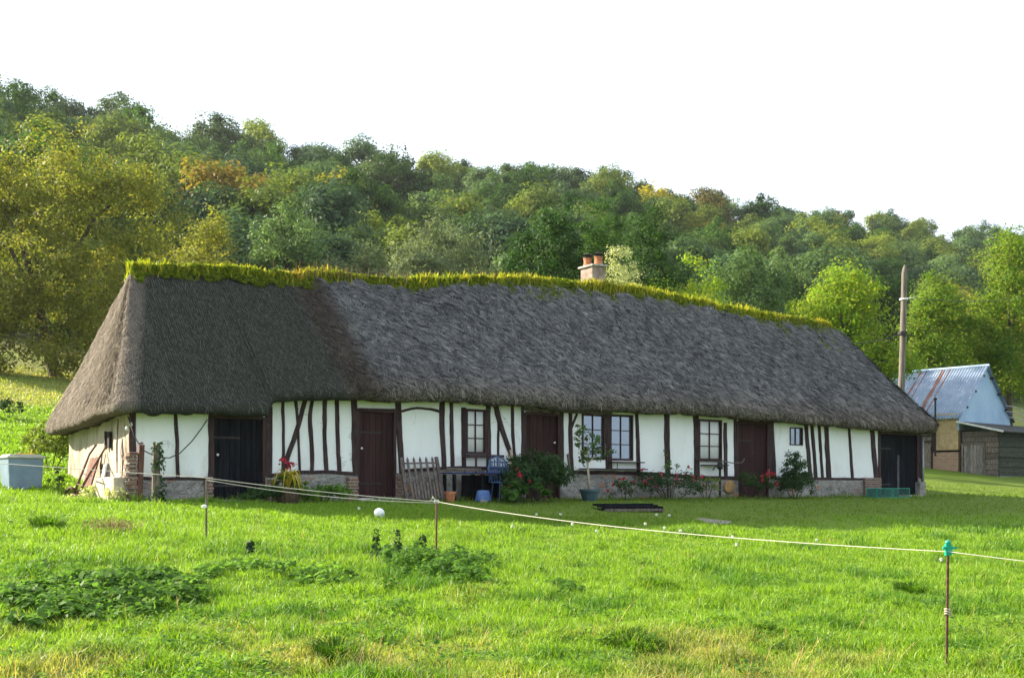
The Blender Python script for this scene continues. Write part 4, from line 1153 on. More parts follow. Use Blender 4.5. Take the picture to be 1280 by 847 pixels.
# side wall split: plank part beyond, mud pier and brick below near the corner
mb = MB(); mb.box((.1, .62, (ez_ + .95) / 2 + .1), (.2, 1.2, ez_ - 1.0)); mb.build('mud_panel', M['mud'], barn, bevel=.02)
mb = MB(); mb.box((.09, .66, .35), (.26, 1.30, 1.25)); mb.build('brick_base', M['barnbrick'], barn, bevel=.02)
mb = MB()
for i in range(10):
    zz_ = -.2 + i * (ez_ + .1) / 10; mb.box((.1 - .01 * (i % 3), 1.27 + (BL - 1.27) / 2, zz_ + .13), (.05, BL - 1.3, .22 + .01 * (i % 2)))
mb.build('plank_wall', M['greywood'], barn)
mb = MB(); mb.box((.05, 2.0, .72), (.05, 1.1, 1.35)); mb.box((.03, 2.0, 1.2), (.03, 1.1, .1)); mb.box((.03, 2.0, .4), (.03, 1.1, .1)); mb.build('barn_door', m_simple('pale_barn_door', (.14, .115, .095), (.26, .22, .19), (30, 30, 3), rough=.9, bump=.5), barn)
for y_ in (1.3, 2.7, 4.2): pass
mb = MB()
for y_ in (1.32, 2.66): mb.box((.03, y_, ez_ / 2 - .1), (.12, .12, ez_ + .1))
mb.box((.02, 2.6, ez_ - .08), (.1, 5.2, .12)); mb.build('wall_post', M['timber'], barn)
# gable clad in sheet metal, and the far walls
gm = bpy.data.meshes.new('gable_cladding')
V = [(0, -.04, ez_ - .75), (BW, -.04, ez_ - .75), (BW, -.04, ez_), (BW / 2, -.04, rz_ - .05), (0, -.04, ez_), (0, .06, ez_ - .75), (BW, .06, ez_ - .75), (BW, .06, ez_), (BW / 2, .06, rz_ - .05), (0, .06, ez_)]
gm.from_pydata(V, [], [(0, 1, 2, 3, 4), (9, 8, 7, 6, 5)] + [(i, i + 5, (i + 1) % 5 + 5, (i + 1) % 5) for i in range(5)])
gm.materials.append(M['tinwall']); uvl = gm.uv_layers.new(name='UVMap')
for lp in gm.loops: uvl.data[lp.index].uv = (V[lp.vertex_index][0] * .99, V[lp.vertex_index][2])
gm.update(); mesh_obj('gable_cladding', gm, barn)
mb = MB(); mb.box((BW / 2 + .1, .03, (ez_ - .75) / 2 - .15), (BW - .3, .1, ez_ - .45)); mb.box((BW - .05, BL / 2, ez_ / 2 - .1), (.1, BL, ez_)); mb.box((BW / 2, BL, ez_ / 2 - .1), (BW - .3, .1, ez_)); mb.build('rear_wall', M['greywood'], barn)
# roof slopes of corrugated sheet
def sheet(name, e0, e1, r1, r0, mat, parent, pitch=.15, amp=.014, thick=.004):
    e0, e1, r1, r0 = [np.array(p, float) for p in (e0, e1, r1, r0)]
    L_ = np.linalg.norm(e1 - e0); n_ = int(L_ / pitch * 6); m_ = 6
    a = np.linspace(0, 1, n_); b = np.linspace(0, 1, m_); A, B = np.meshgrid(a, b)
    P = (e0 + (e1 - e0) * A[..., None]) * (1 - B[..., None]) + (r0 + (r1 - r0) * A[..., None]) * B[..., None]
    nn_ = np.cross(e1 - e0, r0 - e0); nn_ /= np.linalg.norm(nn_); nn_ *= np.sign(nn_[2])
    P = P + nn_ * (np.sin(A * L_ / pitch * 2 * np.pi) * amp)[..., None]
    ids_ = np.arange(A.size).reshape(A.shape)
    me = np_mesh(name, P.reshape(-1, 3), quads=np.stack([ids_[:-1, :-1], ids_[:-1, 1:], ids_[1:, 1:], ids_[1:, :-1]], -1).reshape(-1, 4), mats=[mat], smooth=True)
    li = np.empty(len(me.loops), np.int32); me.loops.foreach_get('vertex_index', li)
    uv = np.stack([A * L_, B * np.linalg.norm(r0 - e0)], -1).reshape(-1, 2)
    me.uv_layers.new(name='UVMap').data.foreach_set('uv', uv[li].astype(np.float32).ravel())
    o = mesh_obj(name, me, parent); md = o.modifiers.new('thick', 'SOLIDIFY'); md.thickness = thick
    return o
sl = (rz_ - ez_) / (BW / 2)
sheet('roof_sheet', (-.22, BL + .1, ez_ - .2 * sl), (-.22, -.22, ez_ - .2 * sl), (BW / 2, -.22, rz_), (BW / 2, BL + .1, rz_), M['tinroof'], barn)
sheet('roof_sheet', (BW + .22, -.22, ez_ - .2 * sl), (BW + .22, BL + .1, ez_ - .2 * sl), (BW / 2, BL + .1, rz_), (BW / 2, -.22, rz_), M['tinroof'], barn)
mb = MB(); mb.tube([(BW / 2, -.24, rz_ + .01), (BW / 2, BL + .1, rz_ + .01)], .07, 8); mb.build('ridge_cap', M['tinwall'], barn)
mb = MB()
for s_, t_ in ((.18, 1), (.5, 1), (.82, 1), (.2, -1), (.5, -1), (.8, -1)):
    x_ = BW / 2 - t_ * BW / 2 * (1 - s_) if t_ > 0 else BW / 2 + BW / 2 * (1 - s_)
    mb.box((x_, -.14, ez_ + (rz_ - ez_) * s_ - .09), (.12, .2, .1))
mb.build('purlin', M['timber'], barn)
mb = MB(); mb.tube([(-.3, 1.04, .8), (-.3, 1.04, ez_ + .75)], .045, 8); mb.lathe([(.045, 0), (.1, .06), (.09, .1), (.0, .16)], 10, (-.3, 1.04, ez_ + .75)); mb.build('stove_pipe', M['iron'], barn)

shed = thing('lean_to_shed', 'low dark plank lean-to with a felt roof built against the barn\'s gable', 'shed', (C0[0], C0[1], bz), barn.rotation_euler.z)
SD, SWd = 2.0, 7.5
sh_z = lambda y_: ez_ - .42 + (y_ + .2) * .24     # y negative: away from the gable
mb = MB()
for i in range(9):
    z0_ = -.45 + i * .27
    mb.box((.06 + .012 * (i % 2), -SD / 2 - .08, z0_ + .12), (.05, SD - .2, .25))
sw = mb.build('side_planks', M['greywood'], shed)
mb = MB()
for k in range(6): mb.box((.02, -.75 + (k - 2.5) * .16, .55), (.03, .15, 1.5 - .02 * (k % 2)))
sd_ = mb.build('shed_door', m_simple('grey_shed_door', (.11, .1, .09), (.24, .22, .2), (30, 30, 3), rough=.9, bump=.5), shed)
mb = MB(); mb.box((.0, -.75, 1.36), (.05, 1.2, .07)); mb.box((.0, -1.3, .5), (.05, .08, 1.7)); mb.box((.0, -.2, .5), (.05, .08, 1.7)); mb.build('door_frame', M['greywood'], shed)
mb = MB()
for i in range(10):
    mb.box((SWd / 2, -SD - .02 * (i % 2), -.5 + i * .245 + .11), (SWd, .05, .25 + .012 * (i % 3)), rot=Vector((0, 0, 1)).rotation_difference(Vector((0, .14, 1))))
mb.build('front_planks', M['sheddark'], shed)
mb = MB(); mb.box((SWd / 2, -SD, -.48), (SWd, .16, .5)); mb.build('shed_footing', M['concrete'], shed)
mb = MB()
mb.add([(-.3, -.06, sh_z(-.06)), (SWd, -.06, sh_z(-.06)), (SWd, -SD - .35, sh_z(-SD - .35)), (-.3, -SD - .35, sh_z(-SD - .35)),
        (-.3, -.06, sh_z(-.06) + .06), (SWd, -.06, sh_z(-.06) + .06), (SWd, -SD - .35, sh_z(-SD - .35) + .06), (-.3, -SD - .35, sh_z(-SD - .35) + .06)],
       [(3, 2, 1, 0), (4, 5, 6, 7), (0, 1, 5, 4), (1, 2, 6, 5), (2, 3, 7, 6), (3, 0, 4, 7)])
mb.build('felt_roof', M['shedroof'], shed)
mb = MB(); mb.tube([(-.32, -.06, sh_z(-.06) + .03), (-.32, -SD - .37, sh_z(-SD - .37) + .03)], .06, 4); mb.build('verge_board', m_simple('white_verge', (.5, .5, .48), (.66, .66, .64), (9, 9, 9), rough=.7), shed)

# pale curved hay-rake tines against the barn's far corner
rk = at(1268, 530, 57.5); rkz = float(terrain(rk[0], rk[1]))
hr = thing('hay_rake', 'pale curved metal tines of a hay rake standing behind the lean-to', 'hay rake', (rk[0], rk[1], rkz))
mb = MB(); mb.tube([(-.2, 0, 0), (-.1, 0, 1.6), (.0, 0, rk[2] - rkz)], .03, 8); mb.tube([(.9, 0, 0), (.8, 0, 1.6), (.8, 0, rk[2] - rkz + .5)], .03, 8); mb.build('rake_frame', M['concrete'], hr)
top_ = rk[2] - rkz
for k in range(3):
    mb = MB(); mb.tube([(-.45, -.1 * k, top_ + .95 - .3 * k), (-.05, -.1 * k, top_ + .9 - .3 * k), (.35, -.1 * k, top_ + .75 - .28 * k), (.65, -.1 * k, top_ + .35 - .25 * k), (.8, -.1 * k, top_ - .3 - .2 * k)], .028, 7); mb.build('rake_tine', M['concrete'], hr, smooth=True)

# ------------------------------------------------------------------ utility pole and wires
pp = at(1124, 500, 44); pz = float(terrain(pp[0], pp[1])); ptop = at(1129, 331, 44)
pole = thing('utility_pole', 'tall weathered wooden utility pole with a pointed top behind the thatch', 'pole', (pp[0], pp[1], pz))
hp = ptop[2] - pz; lean_ = ptop[0] - pp[0] + .06
mb = MB(); mb.tube([(-.06, 0, -.3), (lean_ * .5, 0, hp * .5), (lean_ * .95, 0, hp - .32), (lean_, 0, hp - .16), (lean_, 0, hp)], [.145, .125, .11, .085, .02], 14); mb.build('pole_shaft', M['polewood'], pole, smooth=True)
def xp(z): return -.06 + (lean_ + .06) * z / hp
zb = EYE + (HY - 420) / F * 44 - pz
mb = MB(); mb.tube([(xp(zb) - .42, -.17, zb + .04), (xp(zb) + .5, -.17, zb - .03)], .022, 6); mb.lathe([(.18, -.05), (.18, .05)], 14, (xp(zb), 0, zb + .12)); mb.build('cross_bar', M['iron'], pole)
zb2 = EYE + (HY - 374) / F * 44 - pz
mb = MB(); mb.lathe([(.163, -.03), (.163, .03)], 14, (xp(zb2), 0, zb2)); mb.tube([(xp(zb2), -.16, zb2), (xp(zb2) + .32, -.2, zb2 + .03)], .018, 6); mb.build('pole_band', M['white'], pole)
def wire(a, b, sag, name, label, r=.008, cat='wire'):
    a, b = np.array(a), np.array(b); t = np.linspace(0, 1, 24)[:, None]
    P = a * (1 - t) + b * t; P[:, 2] -= sag * 4 * (t * (1 - t))[:, 0]
    mb = MB(); mb.tube([tuple(p) for p in P], r, 5)
    o = mb.build(name, M['iron']); tag(o, label, cat); return o
wire((pp[0] + xp(zb) , 43.85, pz + zb + .1), to_world(LEN - 2.5, DEP / 2, np.interp(LEN - 2.5, ru, rz) - .5), .25, 'service_wire', 'thin dark wire sloping from the pole\'s crossbar to the thatch', .012)
e_ = at(1300, 366, 70); wire((pp[0] + xp(zb2), 44.15, pz + zb2 + .15), e_, .35, 'overhead_wire', 'thin overhead wire running from the pole towards the far trees', .012)

# ------------------------------------------------------------------ things against and beside the cottage
def by_house(name, px, py, off, label, cat, **kw):
    u_, y_, _ = W(px, py, off); wx, wy, _z = to_world(u_, y_)
    return thing(name, label, cat, (wx, wy, float(terrain(wx, wy))), ANG, **kw)
def loc_of(root, px, py, off):
    """pixel on the plane `off` in front of the wall, in the thing's own frame"""
    u_, y_, z_ = W(px, py, off); w_ = to_world(u_, y_, z_)
    d = np.array(w_) - np.array(root.location); c, s_ = math.cos(-ANG), math.sin(-ANG)
    return np.array([d[0] * c - d[1] * s_, d[0] * s_ + d[1] * c, d[2]])

# bin at the left edge
g = at(27, 614, 24.5)
bn = thing('plastic_bin', 'square blue-grey plastic bin with a pale lid on the grass by the gable', 'bin', (g[0], g[1], float(terrain(g[0], g[1])) - .03), R(40))
hb_ = EYE + (HY - 572) / F * 24.5 - bn.location.z
mb = MB(); mb.box((0, 0, hb_ / 2), (.68, .62, hb_), taper=1.08); mb.build('bin_body', M['blueplastic'], bn, bevel=.03)
mb = MB(); mb.box((0, 0, hb_ + .01), (.80, .74, .05)); mb.box((0, 0, hb_ + .05), (.68, .6, .04)); mb.build('bin_lid', m_simple('pale_bin_lid', (.34, .36, .34), (.46, .46, .38), (5, 5, 5), rough=.5), bn, bevel=.015)
st = MB(); st.tube([(-.15, -.1, hb_ + .085), (.3, .12, hb_ + .10)], .014, 6); st.tube([(.16, -.1, hb_ + .085), (.23, .02, hb_ + .19)], .011, 6)
o = st.build('garden_canes', M['lf_yell_strap']); o.location = bn.location; o.rotation_euler = bn.rotation_euler; tag(o, 'two short yellow canes lying on the bin lid', 'cane')

# hand plough leaning on the gable
def gable_pt(px, py, off=.0):
    """pixel -> cottage frame on the plane `off` outside the gable wall (u = -off)"""
    a = (px - CX) / F; q0 = P0 - U * off; d = (q0 @ U) / (a * U[0] + U[1]); p = np.array([a * d, d])
    return np.array([-off, -((p - P0) @ N), EYE + (HY - py) / F * d - BASE])
def gpt(*a):
    p = gable_pt(*a); w_ = to_world(*p); return np.array(w_)
w0 = gpt(95, 617, 1.0)
pl_ = thing('hand_plough', 'rusty hand plough with two long handles leaning towards the gable', 'plough', (w0[0], w0[1], float(terrain(w0[0], w0[1]))), 0)
def gl(px, py, off): return gpt(px, py, off) - np.array(pl_.location)
mb = MB(); mb.tube([gl(93, 615, 1.0), gl(103, 590, .7), gl(112, 567, .35), gl(120, 556, .2)], [.03, .028, .024, .02], 7); mb.build('handle', M['rust'], pl_, smooth=True)
mb = MB(); mb.tube([gl(97, 618, 1.0), gl(112, 592, .75), gl(124, 572, .45), gl(133, 557, .25)], [.03, .028, .024, .02], 7); mb.build('handle', M['rust'], pl_, smooth=True)
mb = MB(); mb.tube([gl(105, 592, .72), gl(114, 594, .75)], .015, 6); mb.tube([gl(97, 605, .9), gl(104, 607, .92)], .015, 6); mb.build('cross_rod', M['rust'], pl_)
mb = MB(); mb.tube([gl(81, 621, 1.1), gl(83, 613, 1.1), gl(88, 609, 1.1), gl(93, 611, 1.05), gl(95, 617, 1.0)], [.02, .03, .03, .03, .03], 7); mb.tube([gl(83, 617, 1.1), gl(100, 619, 1.0)], .025, 6); mb.build('plough_share', M['rust'], pl_, smooth=True)
# boards and low ledge at the gable
w1 = gpt(113, 615, .3); bd = thing('leaning_board', 'brown square board leaning on the gable behind the plough', 'board', (w1[0], w1[1], float(terrain(w1[0], w1[1]))), ANG)
mb = MB()
for i in range(3): mb.box((-.02 * i * 0, .0 + (i - 1) * .24, .34), (.035, .23, .78 - .02 * (i % 2)), rot=Vector((0, 0, 1)).rotation_difference(Vector((.28, 0, 1))))
mb.build('board_planks', M['redpost'], bd)
w2 = gpt(143, 620, .32); tr_ = thing('stone_trough', 'pale sunlit stone trough at the foot of the gable', 'trough', (w2[0], w2[1], float(terrain(w2[0], w2[1])) - .05), ANG)
mb = MB()
for y_ in (-.68, .68): mb.box((0, y_, .26), (.44, .1, .52))
for x_ in (-.17, .17): mb.box((x_, 0, .262), (.1, 1.26, .516))
mb.box((0, 0, .1), (.24, 1.26, .2)); mb.build('trough_body', m_simple('pale_stone', (.42, .35, .26), (.58, .5, .4), (6, 6, 6), rough=.9, bump=.7), tr_, bevel=.02)
w3 = gpt(125, 608, .5); wb = thing('white_board', 'short whitewashed board leaning on the trough\'s end', 'board', (w3[0], w3[1], float(terrain(w3[0], w3[1]))), ANG)
mb = MB(); mb.box((.05, 0, .36), (.03, .2, .75), rot=Vector((0, 0, 1)).rotation_difference(Vector((.22, .12, 1)))); mb.build('plank', m_simple('whitewashed_board', (.6, .56, .5), (.72, .69, .63), (9, 9, 9), rough=.9), wb)

# toothed brick pier with its red post
bp = by_house('gate_pier', 165, 622, .35, 'narrow toothed brick pier with a reddish post at the cottage\'s front corner', 'gate pier')
a = loc_of(bp, 164, 622, .35); b = loc_of(bp, 164, 562, .35); hgt = b[2]
mb = MB(); zz = -.05; k = 0
while zz < hgt - .1:
    mb.box((a[0] + .02 - .045 * (k % 2), .0, zz + .04), (.17 + .05 * (k % 2), .22, .07 + .004 * (k % 3))); zz += .085; k += 1
mb.build('brick_stack', M['brick'], bp, bevel=.008)
mb = MB(); mb.box((a[0] + .16, -.06, (hgt + .12) / 2 - .1), (.11, .11, hgt + .3), rot=Vector((0, 0, 1)).rotation_difference(Vector((.04, 0, 1)))); mb.lathe([(.04, 0), (.05, .02), (.0, .05)], 8, (a[0] + .19, -.06, hgt + .12)); mb.build('post', M['redpost'], bp, bevel=.01)
# ivy post
ip = by_house('fence_post', 194, 627, 1.0, 'rough wooden post wrapped in ivy in front of the white wall', 'post')
hgt = loc_of(ip, 196, 553, 1.0)[2]
mb = MB(); mb.tube([(0, 0, -.3), (.02, 0, hgt * .5), (.03, 0, hgt - .03), (.03, 0, hgt)], [.085, .08, .075, .06], 9); mb.build('post_shaft', M['greywood'], ip)
n_ = 420; zz = hgt * rng.random(n_) ** 1.3; aa = rng.random(n_) * 6.28; rr = .085 + .05 * rng.random(n_) + .06 * np.exp(-zz * 4)
v_, f_ = leaves(np.stack([np.cos(aa) * rr + .06, np.sin(aa) * rr - .02, zz], -1), np.stack([np.cos(aa), np.sin(aa), 0 * aa], -1), .065, asp=.8, jitter=.4)
keep_ = (vn(zz * 5, aa) > -.25); f_ = f_[keep_]
mesh_obj('ivy', np_mesh('ivy', v_, quads=f_, mats=[M['lf_bush']]), ip)
# hanging cable
pts_ = [(160, 520, .12), (168, 545, .3), (178, 562, .5), (196, 571, .92), (212, 572, .6), (225, 566, .4), (240, 551, .25), (252, 535, .15), (259, 524, .06)]
mb = MB(); mb.tube([to_world(*W(*p)) for p in pts_], .012, 6); tag(mb.build('hanging_cable', M['iron'], smooth=True), 'dark cable sagging across the white panel beside the black barn door', 'cable')

def plant(name, label, loc, r, h, mat, leaf, n, cat='plant', stems=8, flowers=None, shape='bush', rz=0, group=None, flowmat=None, up=.35, asp=.55, clump=None):
    root = thing(name, label, cat, loc, rz, group)
    if shape == 'cone': lobes = [(0, 0, h * .25, r, r, h * .3), (0, 0, h * .5, r * .72, r * .72, h * .3), (0, 0, h * .78, r * .38, r * .38, h * .25)]
    else:
        lobes = [(0, 0, h * .45, r * .7, r * .6, h * .45)]
        for i in range(6):
            a = i * 1.05 + random.random() * .6; lobes.append((r * .6 * math.cos(a), r * .5 * math.sin(a), h * random.uniform(.25, .7), r * .4, r * .35, h * random.uniform(.22, .34)))
    nc = max(8, int(n / 45)); v, f, C = clump_crown(lobes, nc, 45, clump or r * .24, leaf, up=up, asp=asp, bottom=-.4)
    v[:, 2] = np.maximum(v[:, 2], .01)
    mesh_obj('foliage', np_mesh('foliage', v, quads=f, mats=[mat]), root)
    mb = MB()
    for i in range(stems):
        e = C[rng.integers(len(C))]; mb.tube([(e[0] * .2, e[1] * .2, -.05), (e[0] * .6, e[1] * .6, e[2] * .6), tuple(e)], [.014, .01, .004], 5)
    mb.build('stem', M['bark'], root)
    if flowers:
        fc, fs, fm = flowers
        for i in range(fc):
            e = C[rng.integers(len(C))] + rng.normal(0, .06, 3); e[2] = max(e[2] + .05, .12); e = e * np.array([1.04, 1.04, 1.0]); e[1] = -abs(e[1]) * 1.05
            P = np.repeat(e[None], 16, 0) + rng.normal(0, fs * .35, (16, 3)); v, f = leaves(P, sphere_dirs(16), fs, asp=.9)
            mesh_obj('rose_bloom', np_mesh('rose_bloom', v, quads=f, mats=[M[fm]]), root)
    return root
def on_wall_ground(px, off):
    u_, y_, _ = W(px, 620, off); w_ = to_world(u_, y_); return (w_[0], w_[1], float(terrain(w_[0], w_[1])))

# yellow strap-leaved plant with red flowers
yp = plant('potted_lily', 'drooping yellow strap-leaved plant topped with red flowers beside the black barn door', on_wall_ground(360, .9), .46, .75, M['lf_mid'], .07, 900, stems=3)
V, Q, T = [], [], []
for i in range(26):
    a = random.uniform(0, 6.28); L_ = random.uniform(.3, .5); hh = random.uniform(.65, 1.0); bw = .028
    for k in range(7):
        t = k / 6; r_ = L_ * t; z_ = .28 + hh * (math.sin(min(t * 2.1, 3.0)) * .78) * (1 - .15 * t) - .55 * t * t * hh
        w_ = bw * (1 - .8 * t); b_ = (-math.sin(a) * w_, math.cos(a) * w_)
        V += [(math.cos(a) * r_ + b_[0], math.sin(a) * r_ + b_[1], max(z_, .02)), (math.cos(a) * r_ - b_[0], math.sin(a) * r_ - b_[1], max(z_, .02))]
    s0 = len(V) - 14
    Q += [(s0 + 2 * k, s0 + 2 * k + 1, s0 + 2 * k + 3, s0 + 2 * k + 2) for k in range(6)]
mesh_obj('strap_leaves', np_mesh('strap_leaves', V, quads=np.array(Q), mats=[M['lf_yell_strap']], smooth=True), yp)
for i in range(6):
    P = np.repeat(np.array([[random.uniform(-.2, .14), random.uniform(-.15, .1), random.uniform(.78, .98)]]), 14, 0) + rng.normal(0, .03, (14, 3)); v_, f_ = leaves(P, sphere_dirs(14), .06, asp=.9)
    mesh_obj('bloom', np_mesh('bloom', v_, quads=f_, mats=[M['petal_red']]), yp)
sp = MB(); sp.lathe([(.0, -.04), (.2, -.04), (.26, .12), (.28, .3), (.25, .3), (.22, .26), (0, .26)], 16); sp.build('plant_pot', M['soil'], yp)

# leaning picket gate
gt = by_house('picket_gate', 530, 624, .55, 'weathered grey picket gate leaning against the white wall', 'gate')
bl = loc_of(gt, 507, 624, .62); br = loc_of(gt, 556, 625, .62); tl = loc_of(gt, 500, 574, .18); tr2 = loc_of(gt, 547, 573, .18)
def lerp2(s, t): return Vector(bl) * (1 - s) * (1 - t) + Vector(br) * s * (1 - t) + Vector(tl) * (1 - s) * t + Vector(tr2) * s * t
def bar(p, q_, w, th):
    p, q_ = Vector(p), Vector(q_); d = (q_ - p); L_ = d.length; z = d.normalized(); x = Vector((1, 0, 0)) if abs(z.x) < .7 else Vector((0, 0, 1))
    yv = z.cross(x).normalized(); xv = yv.cross(z)
    from mathutils import Matrix
    return (p + q_) / 2, (w, th, L_), Matrix((xv, yv, z)).transposed()
def add_bar(mb, p, q_, w, th): c, d, r_ = bar(p, q_, w, th); mb.box(c, d, r_)
fwd = Vector((0, -.05, .0))
for s_ in (.03, .97):
    mb = MB(); add_bar(mb, lerp2(s_, -.02), lerp2(s_, 1.04), .085, .06); mb.build('gate_stile', M['gatewood'], gt, bevel=.006)
for t_ in (.42, .9, .04):
    mb = MB(); add_bar(mb, lerp2(.06, t_) + fwd * .3, lerp2(.94, t_) + fwd * .3, .04, .085); mb.build('gate_rail', M['gatewood'], gt, bevel=.004)
for k in range(5):
    s_ = .17 + .165 * k; mb = MB(); add_bar(mb, lerp2(s_, .02) + fwd * .9, lerp2(s_, .98) + fwd * .9, .055, .022)
    e1, e2 = lerp2(s_, .98) + fwd * .9, lerp2(s_, 1.06) + fwd * .9; mb.tube([e1, e2], [.034, .004], 4); mb.build('picket', M['gatewood'], gt)
for k in range(5):
    s_ = .25 + .165 * k; mb = MB(); add_bar(mb, lerp2(min(s_, .92), .02) + fwd * 1.2, lerp2(min(s_, .92), .42) + fwd * 1.2, .045, .02); mb.build('picket', M['gatewood'], gt)

# blue bench and chair
bb_ = by_house('garden_bench', 598, 620, .55, 'dark wooden bench with a blue seat under the small curtained window', 'bench')
A = loc_of(bb_, 558, 589, .55); B = loc_of(bb_, 636, 591, .55); zs = (A[2] + B[2]) / 2
mb = MB()
for k in range(4): mb.box(((A[0] + B[0]) / 2, -.2 + .13 * k, zs - .02), (B[0] - A[0], .12, .035))
mb.build('bench_seat', M['blue'], bb_, bevel=.006)
C1 = loc_of(bb_, 578, 570, .25); D1 = loc_of(bb_, 630, 570, .25)
mb = MB(); add_bar(mb, (C1[0], .3, C1[2]), (D1[0], .3, D1[2]), .07, .035); mb.build('back_rail', M['timber'], bb_)
for px_ in (581, 595, 609, 622):
    q_ = loc_of(bb_, px_, 578, .25); mb = MB(); mb.box((q_[0], .3, (zs + C1[2]) / 2), (.045, .03, C1[2] - zs)); mb.build('baluster', M['timber'], bb_)
for x_ in (A[0] + .1, (A[0] + B[0]) / 2, B[0] - .12):
    for y_ in (-.2, .25): mb = MB(); mb.box((x_, y_, zs / 2 - .05), (.07, .07, zs)); mb.build('leg', M['blackwood'], bb_)
mb = MB(); mb.box(((A[0] + B[0]) / 2 + .25, .28, zs / 2 - .02), ((B[0] - A[0]) * .6, .03, zs - .1)); mb.build('back_panel', M['blackwood'], bb_)
# driftwood poles on the bench's end
mb = MB(); p1 = loc_of(bb_, 554, 594, .75); p2 = loc_of(bb_, 600, 589, .6); p1 = np.array(p1) + np.array(bb_.location) * 0
for dz_, e in ((.03, 0), (.07, .12)): mb.tube([(p1[0] + e, -.15, zs + dz_ + .0), (p2[0] + e, .05 + e * .3, zs + dz_ + .01)], [.025, .018], 6)
o = mb.build('wooden_pole', M['greywood']); o.location = bb_.location; o.rotation_euler = bb_.rotation_euler; tag(o, 'grey wooden poles lying along the bench seat', 'pole')
# chair: curved slatted back, seat and legs
bc = by_house('garden_chair', 627, 622, .85, 'blue slatted metal chair with a rounded back beside the red roses', 'chair')
cA = loc_of(bc, 619, 596, .85); cB = loc_of(bc, 640, 596, .85); ct = loc_of(bc, 630, 570, .85)[2]; wC = abs(cB[0] - cA[0]); zc_ = cA[2] * .78
mb = MB(); mb.lathe([(.0, -.02), (wC * .52, -.02), (wC * .55, 0), (wC * .52, .02), (0, .02)], 18, (0, 0, zc_)); mb.build('seat', M['bluechair'], bc)
hw_ = wC * .56
mb = MB(); hoop = [(-hw_ * .75, .1, zc_), (-hw_ * 1.05, .16, zc_ + (ct - zc_) * .5), (-hw_ * .75, .2, zc_ + (ct - zc_) * .88), (0, .22, ct), (hw_ * .75, .2, zc_ + (ct - zc_) * .88), (hw_ * 1.05, .16, zc_ + (ct - zc_) * .5), (hw_ * .75, .1, zc_)]
mb.tube(hoop, .022, 8); mb.build('back_frame', M['bluechair'], bc, smooth=True)
mb = MB()
for k in range(7):
    x_ = hw_ * (-.84 + .28 * k); top_k = zc_ + (ct - zc_) * (.97 - .22 * abs(k - 3) / 3); mb.box((x_, .19, (zc_ + top_k) / 2), (.034, .012, top_k - zc_))
for k in range(4): mb.box((0, .182, zc_ + (ct - zc_) * (.22 + .19 * k)), (hw_ * 1.9, .01, .028))
mb.build('back_lattice', M['bluechair'], bc)
for x_ in (-.7, .7):
    for y_ in (-.16, .14): mb = MB(); mb.tube([(x_ * hw_ * .8, y_, zc_), (x_ * hw_ * 1.05, y_ * 1.25, -.02)], [.017, .015], 7); mb.build('leg', M['bluechair'], bc)
# blue upturned barrow tray under the bench
bt = by_house('blue_basin', 604, 624, 1.15, 'upturned blue basin on the grass in front of the bench', 'basin')
rB = abs(loc_of(bt, 613, 615, 1.15)[0] - loc_of(bt, 596, 615, 1.15)[0]) / 2
mb = MB(); mb.lathe([(rB, .02), (rB * 1.03, .05), (rB * .8, .24), (rB * .72, .28), (0, .29)], 20); mb.lathe([(rB * .98, .02), (rB * .78, .22), (0, .25)], 20); mb.build('basin_shell', m_simple('mid_blue_paint', (.06, .12, .30), (.10, .18, .38), (6, 6, 6), rough=.45), bt, smooth=True)
mb = MB(); mb.lathe([(rB * .55, -.02), (rB * .6, .06), (0, .07)], 14, (-.05, -.1, 0)); mb.build('basin_stand', M['concrete'], bt)
tp_ = by_house('clay_pot', 563, 622, .95, 'small tipped terracotta pot on the ground right beside the picket gate', 'pot')
mb = MB(); mb.lathe([(.0, 0), (.09, 0), (.13, .2), (.145, .2), (.145, .25), (.12, .25), (.08, .05), (0, .04)], 14); mb.build('pot_shell', M['terracotta'], tp_)

# bushes and roses
plant('garden_bush', 'large dark green bush in front of the plain dark door', on_wall_ground(674, 1.15), 1.0, 1.38, M['lf_bush'], .085, 5200, 'bush', 12)
plant('rose_bush', 'low red rose beside the blue chair and the big bush', on_wall_ground(645, 1.45), .42, .85, M['lf_bush'], .07, 700, 'rose', 5, (9, .05, 'petal_red'))
plant('leafy_weed', 'broad-leaved bright green weed at the big bush\'s foot', on_wall_ground(655, 1.9), .75, .5, M['lf_nettle'], .17, 520, 'plant', 5, up=.8)
plant('rose_bush', 'pink-red rose bush against the plinth between two windows', on_wall_ground(838, .9), 1.15, 1.0, M['lf_bush'], .06, 2600, 'rose', 10, (18, .05, 'petal_pink'))
plant('rose_bush', 'dark red low rose beside the wooden step', on_wall_ground(782, .8), .6, .6, M['lf_bush'], .06, 600, 'rose', 5, (7, .05, 'petal_red'))
plant('conical_shrub', 'dark conical evergreen shrub against the plinth', on_wall_ground(993, .8), .64, 1.5, M['lf_bush'], .06, 6500, 'shrub', 4, None, 'cone')
plant('garden_bush', 'low dark bush between the maroon door and conical shrub', on_wall_ground(945, .75), .55, .85, M['lf_bush'], .06, 1300, 'bush', 6)
plant('rose_bush', 'small bright red rose in front of the conical shrub', on_wall_ground(956, 1.1), .42, .85, M['lf_bush'], .06, 500, 'rose', 4, (8, .06, 'petal_red'))
plant('climbing_plant', 'thin climbing stems and leaves on the dark post between white panels', on_wall_ground(836, .3), .3, 1.6, M['lf_pot'], .05, 160, 'climber', 4)
plant('small_weed', 'sparse leafy weed under the small window\'s flower shelf', on_wall_ground(882, .5), .5, .8, M['lf_mid'], .06, 320, 'plant', 6)
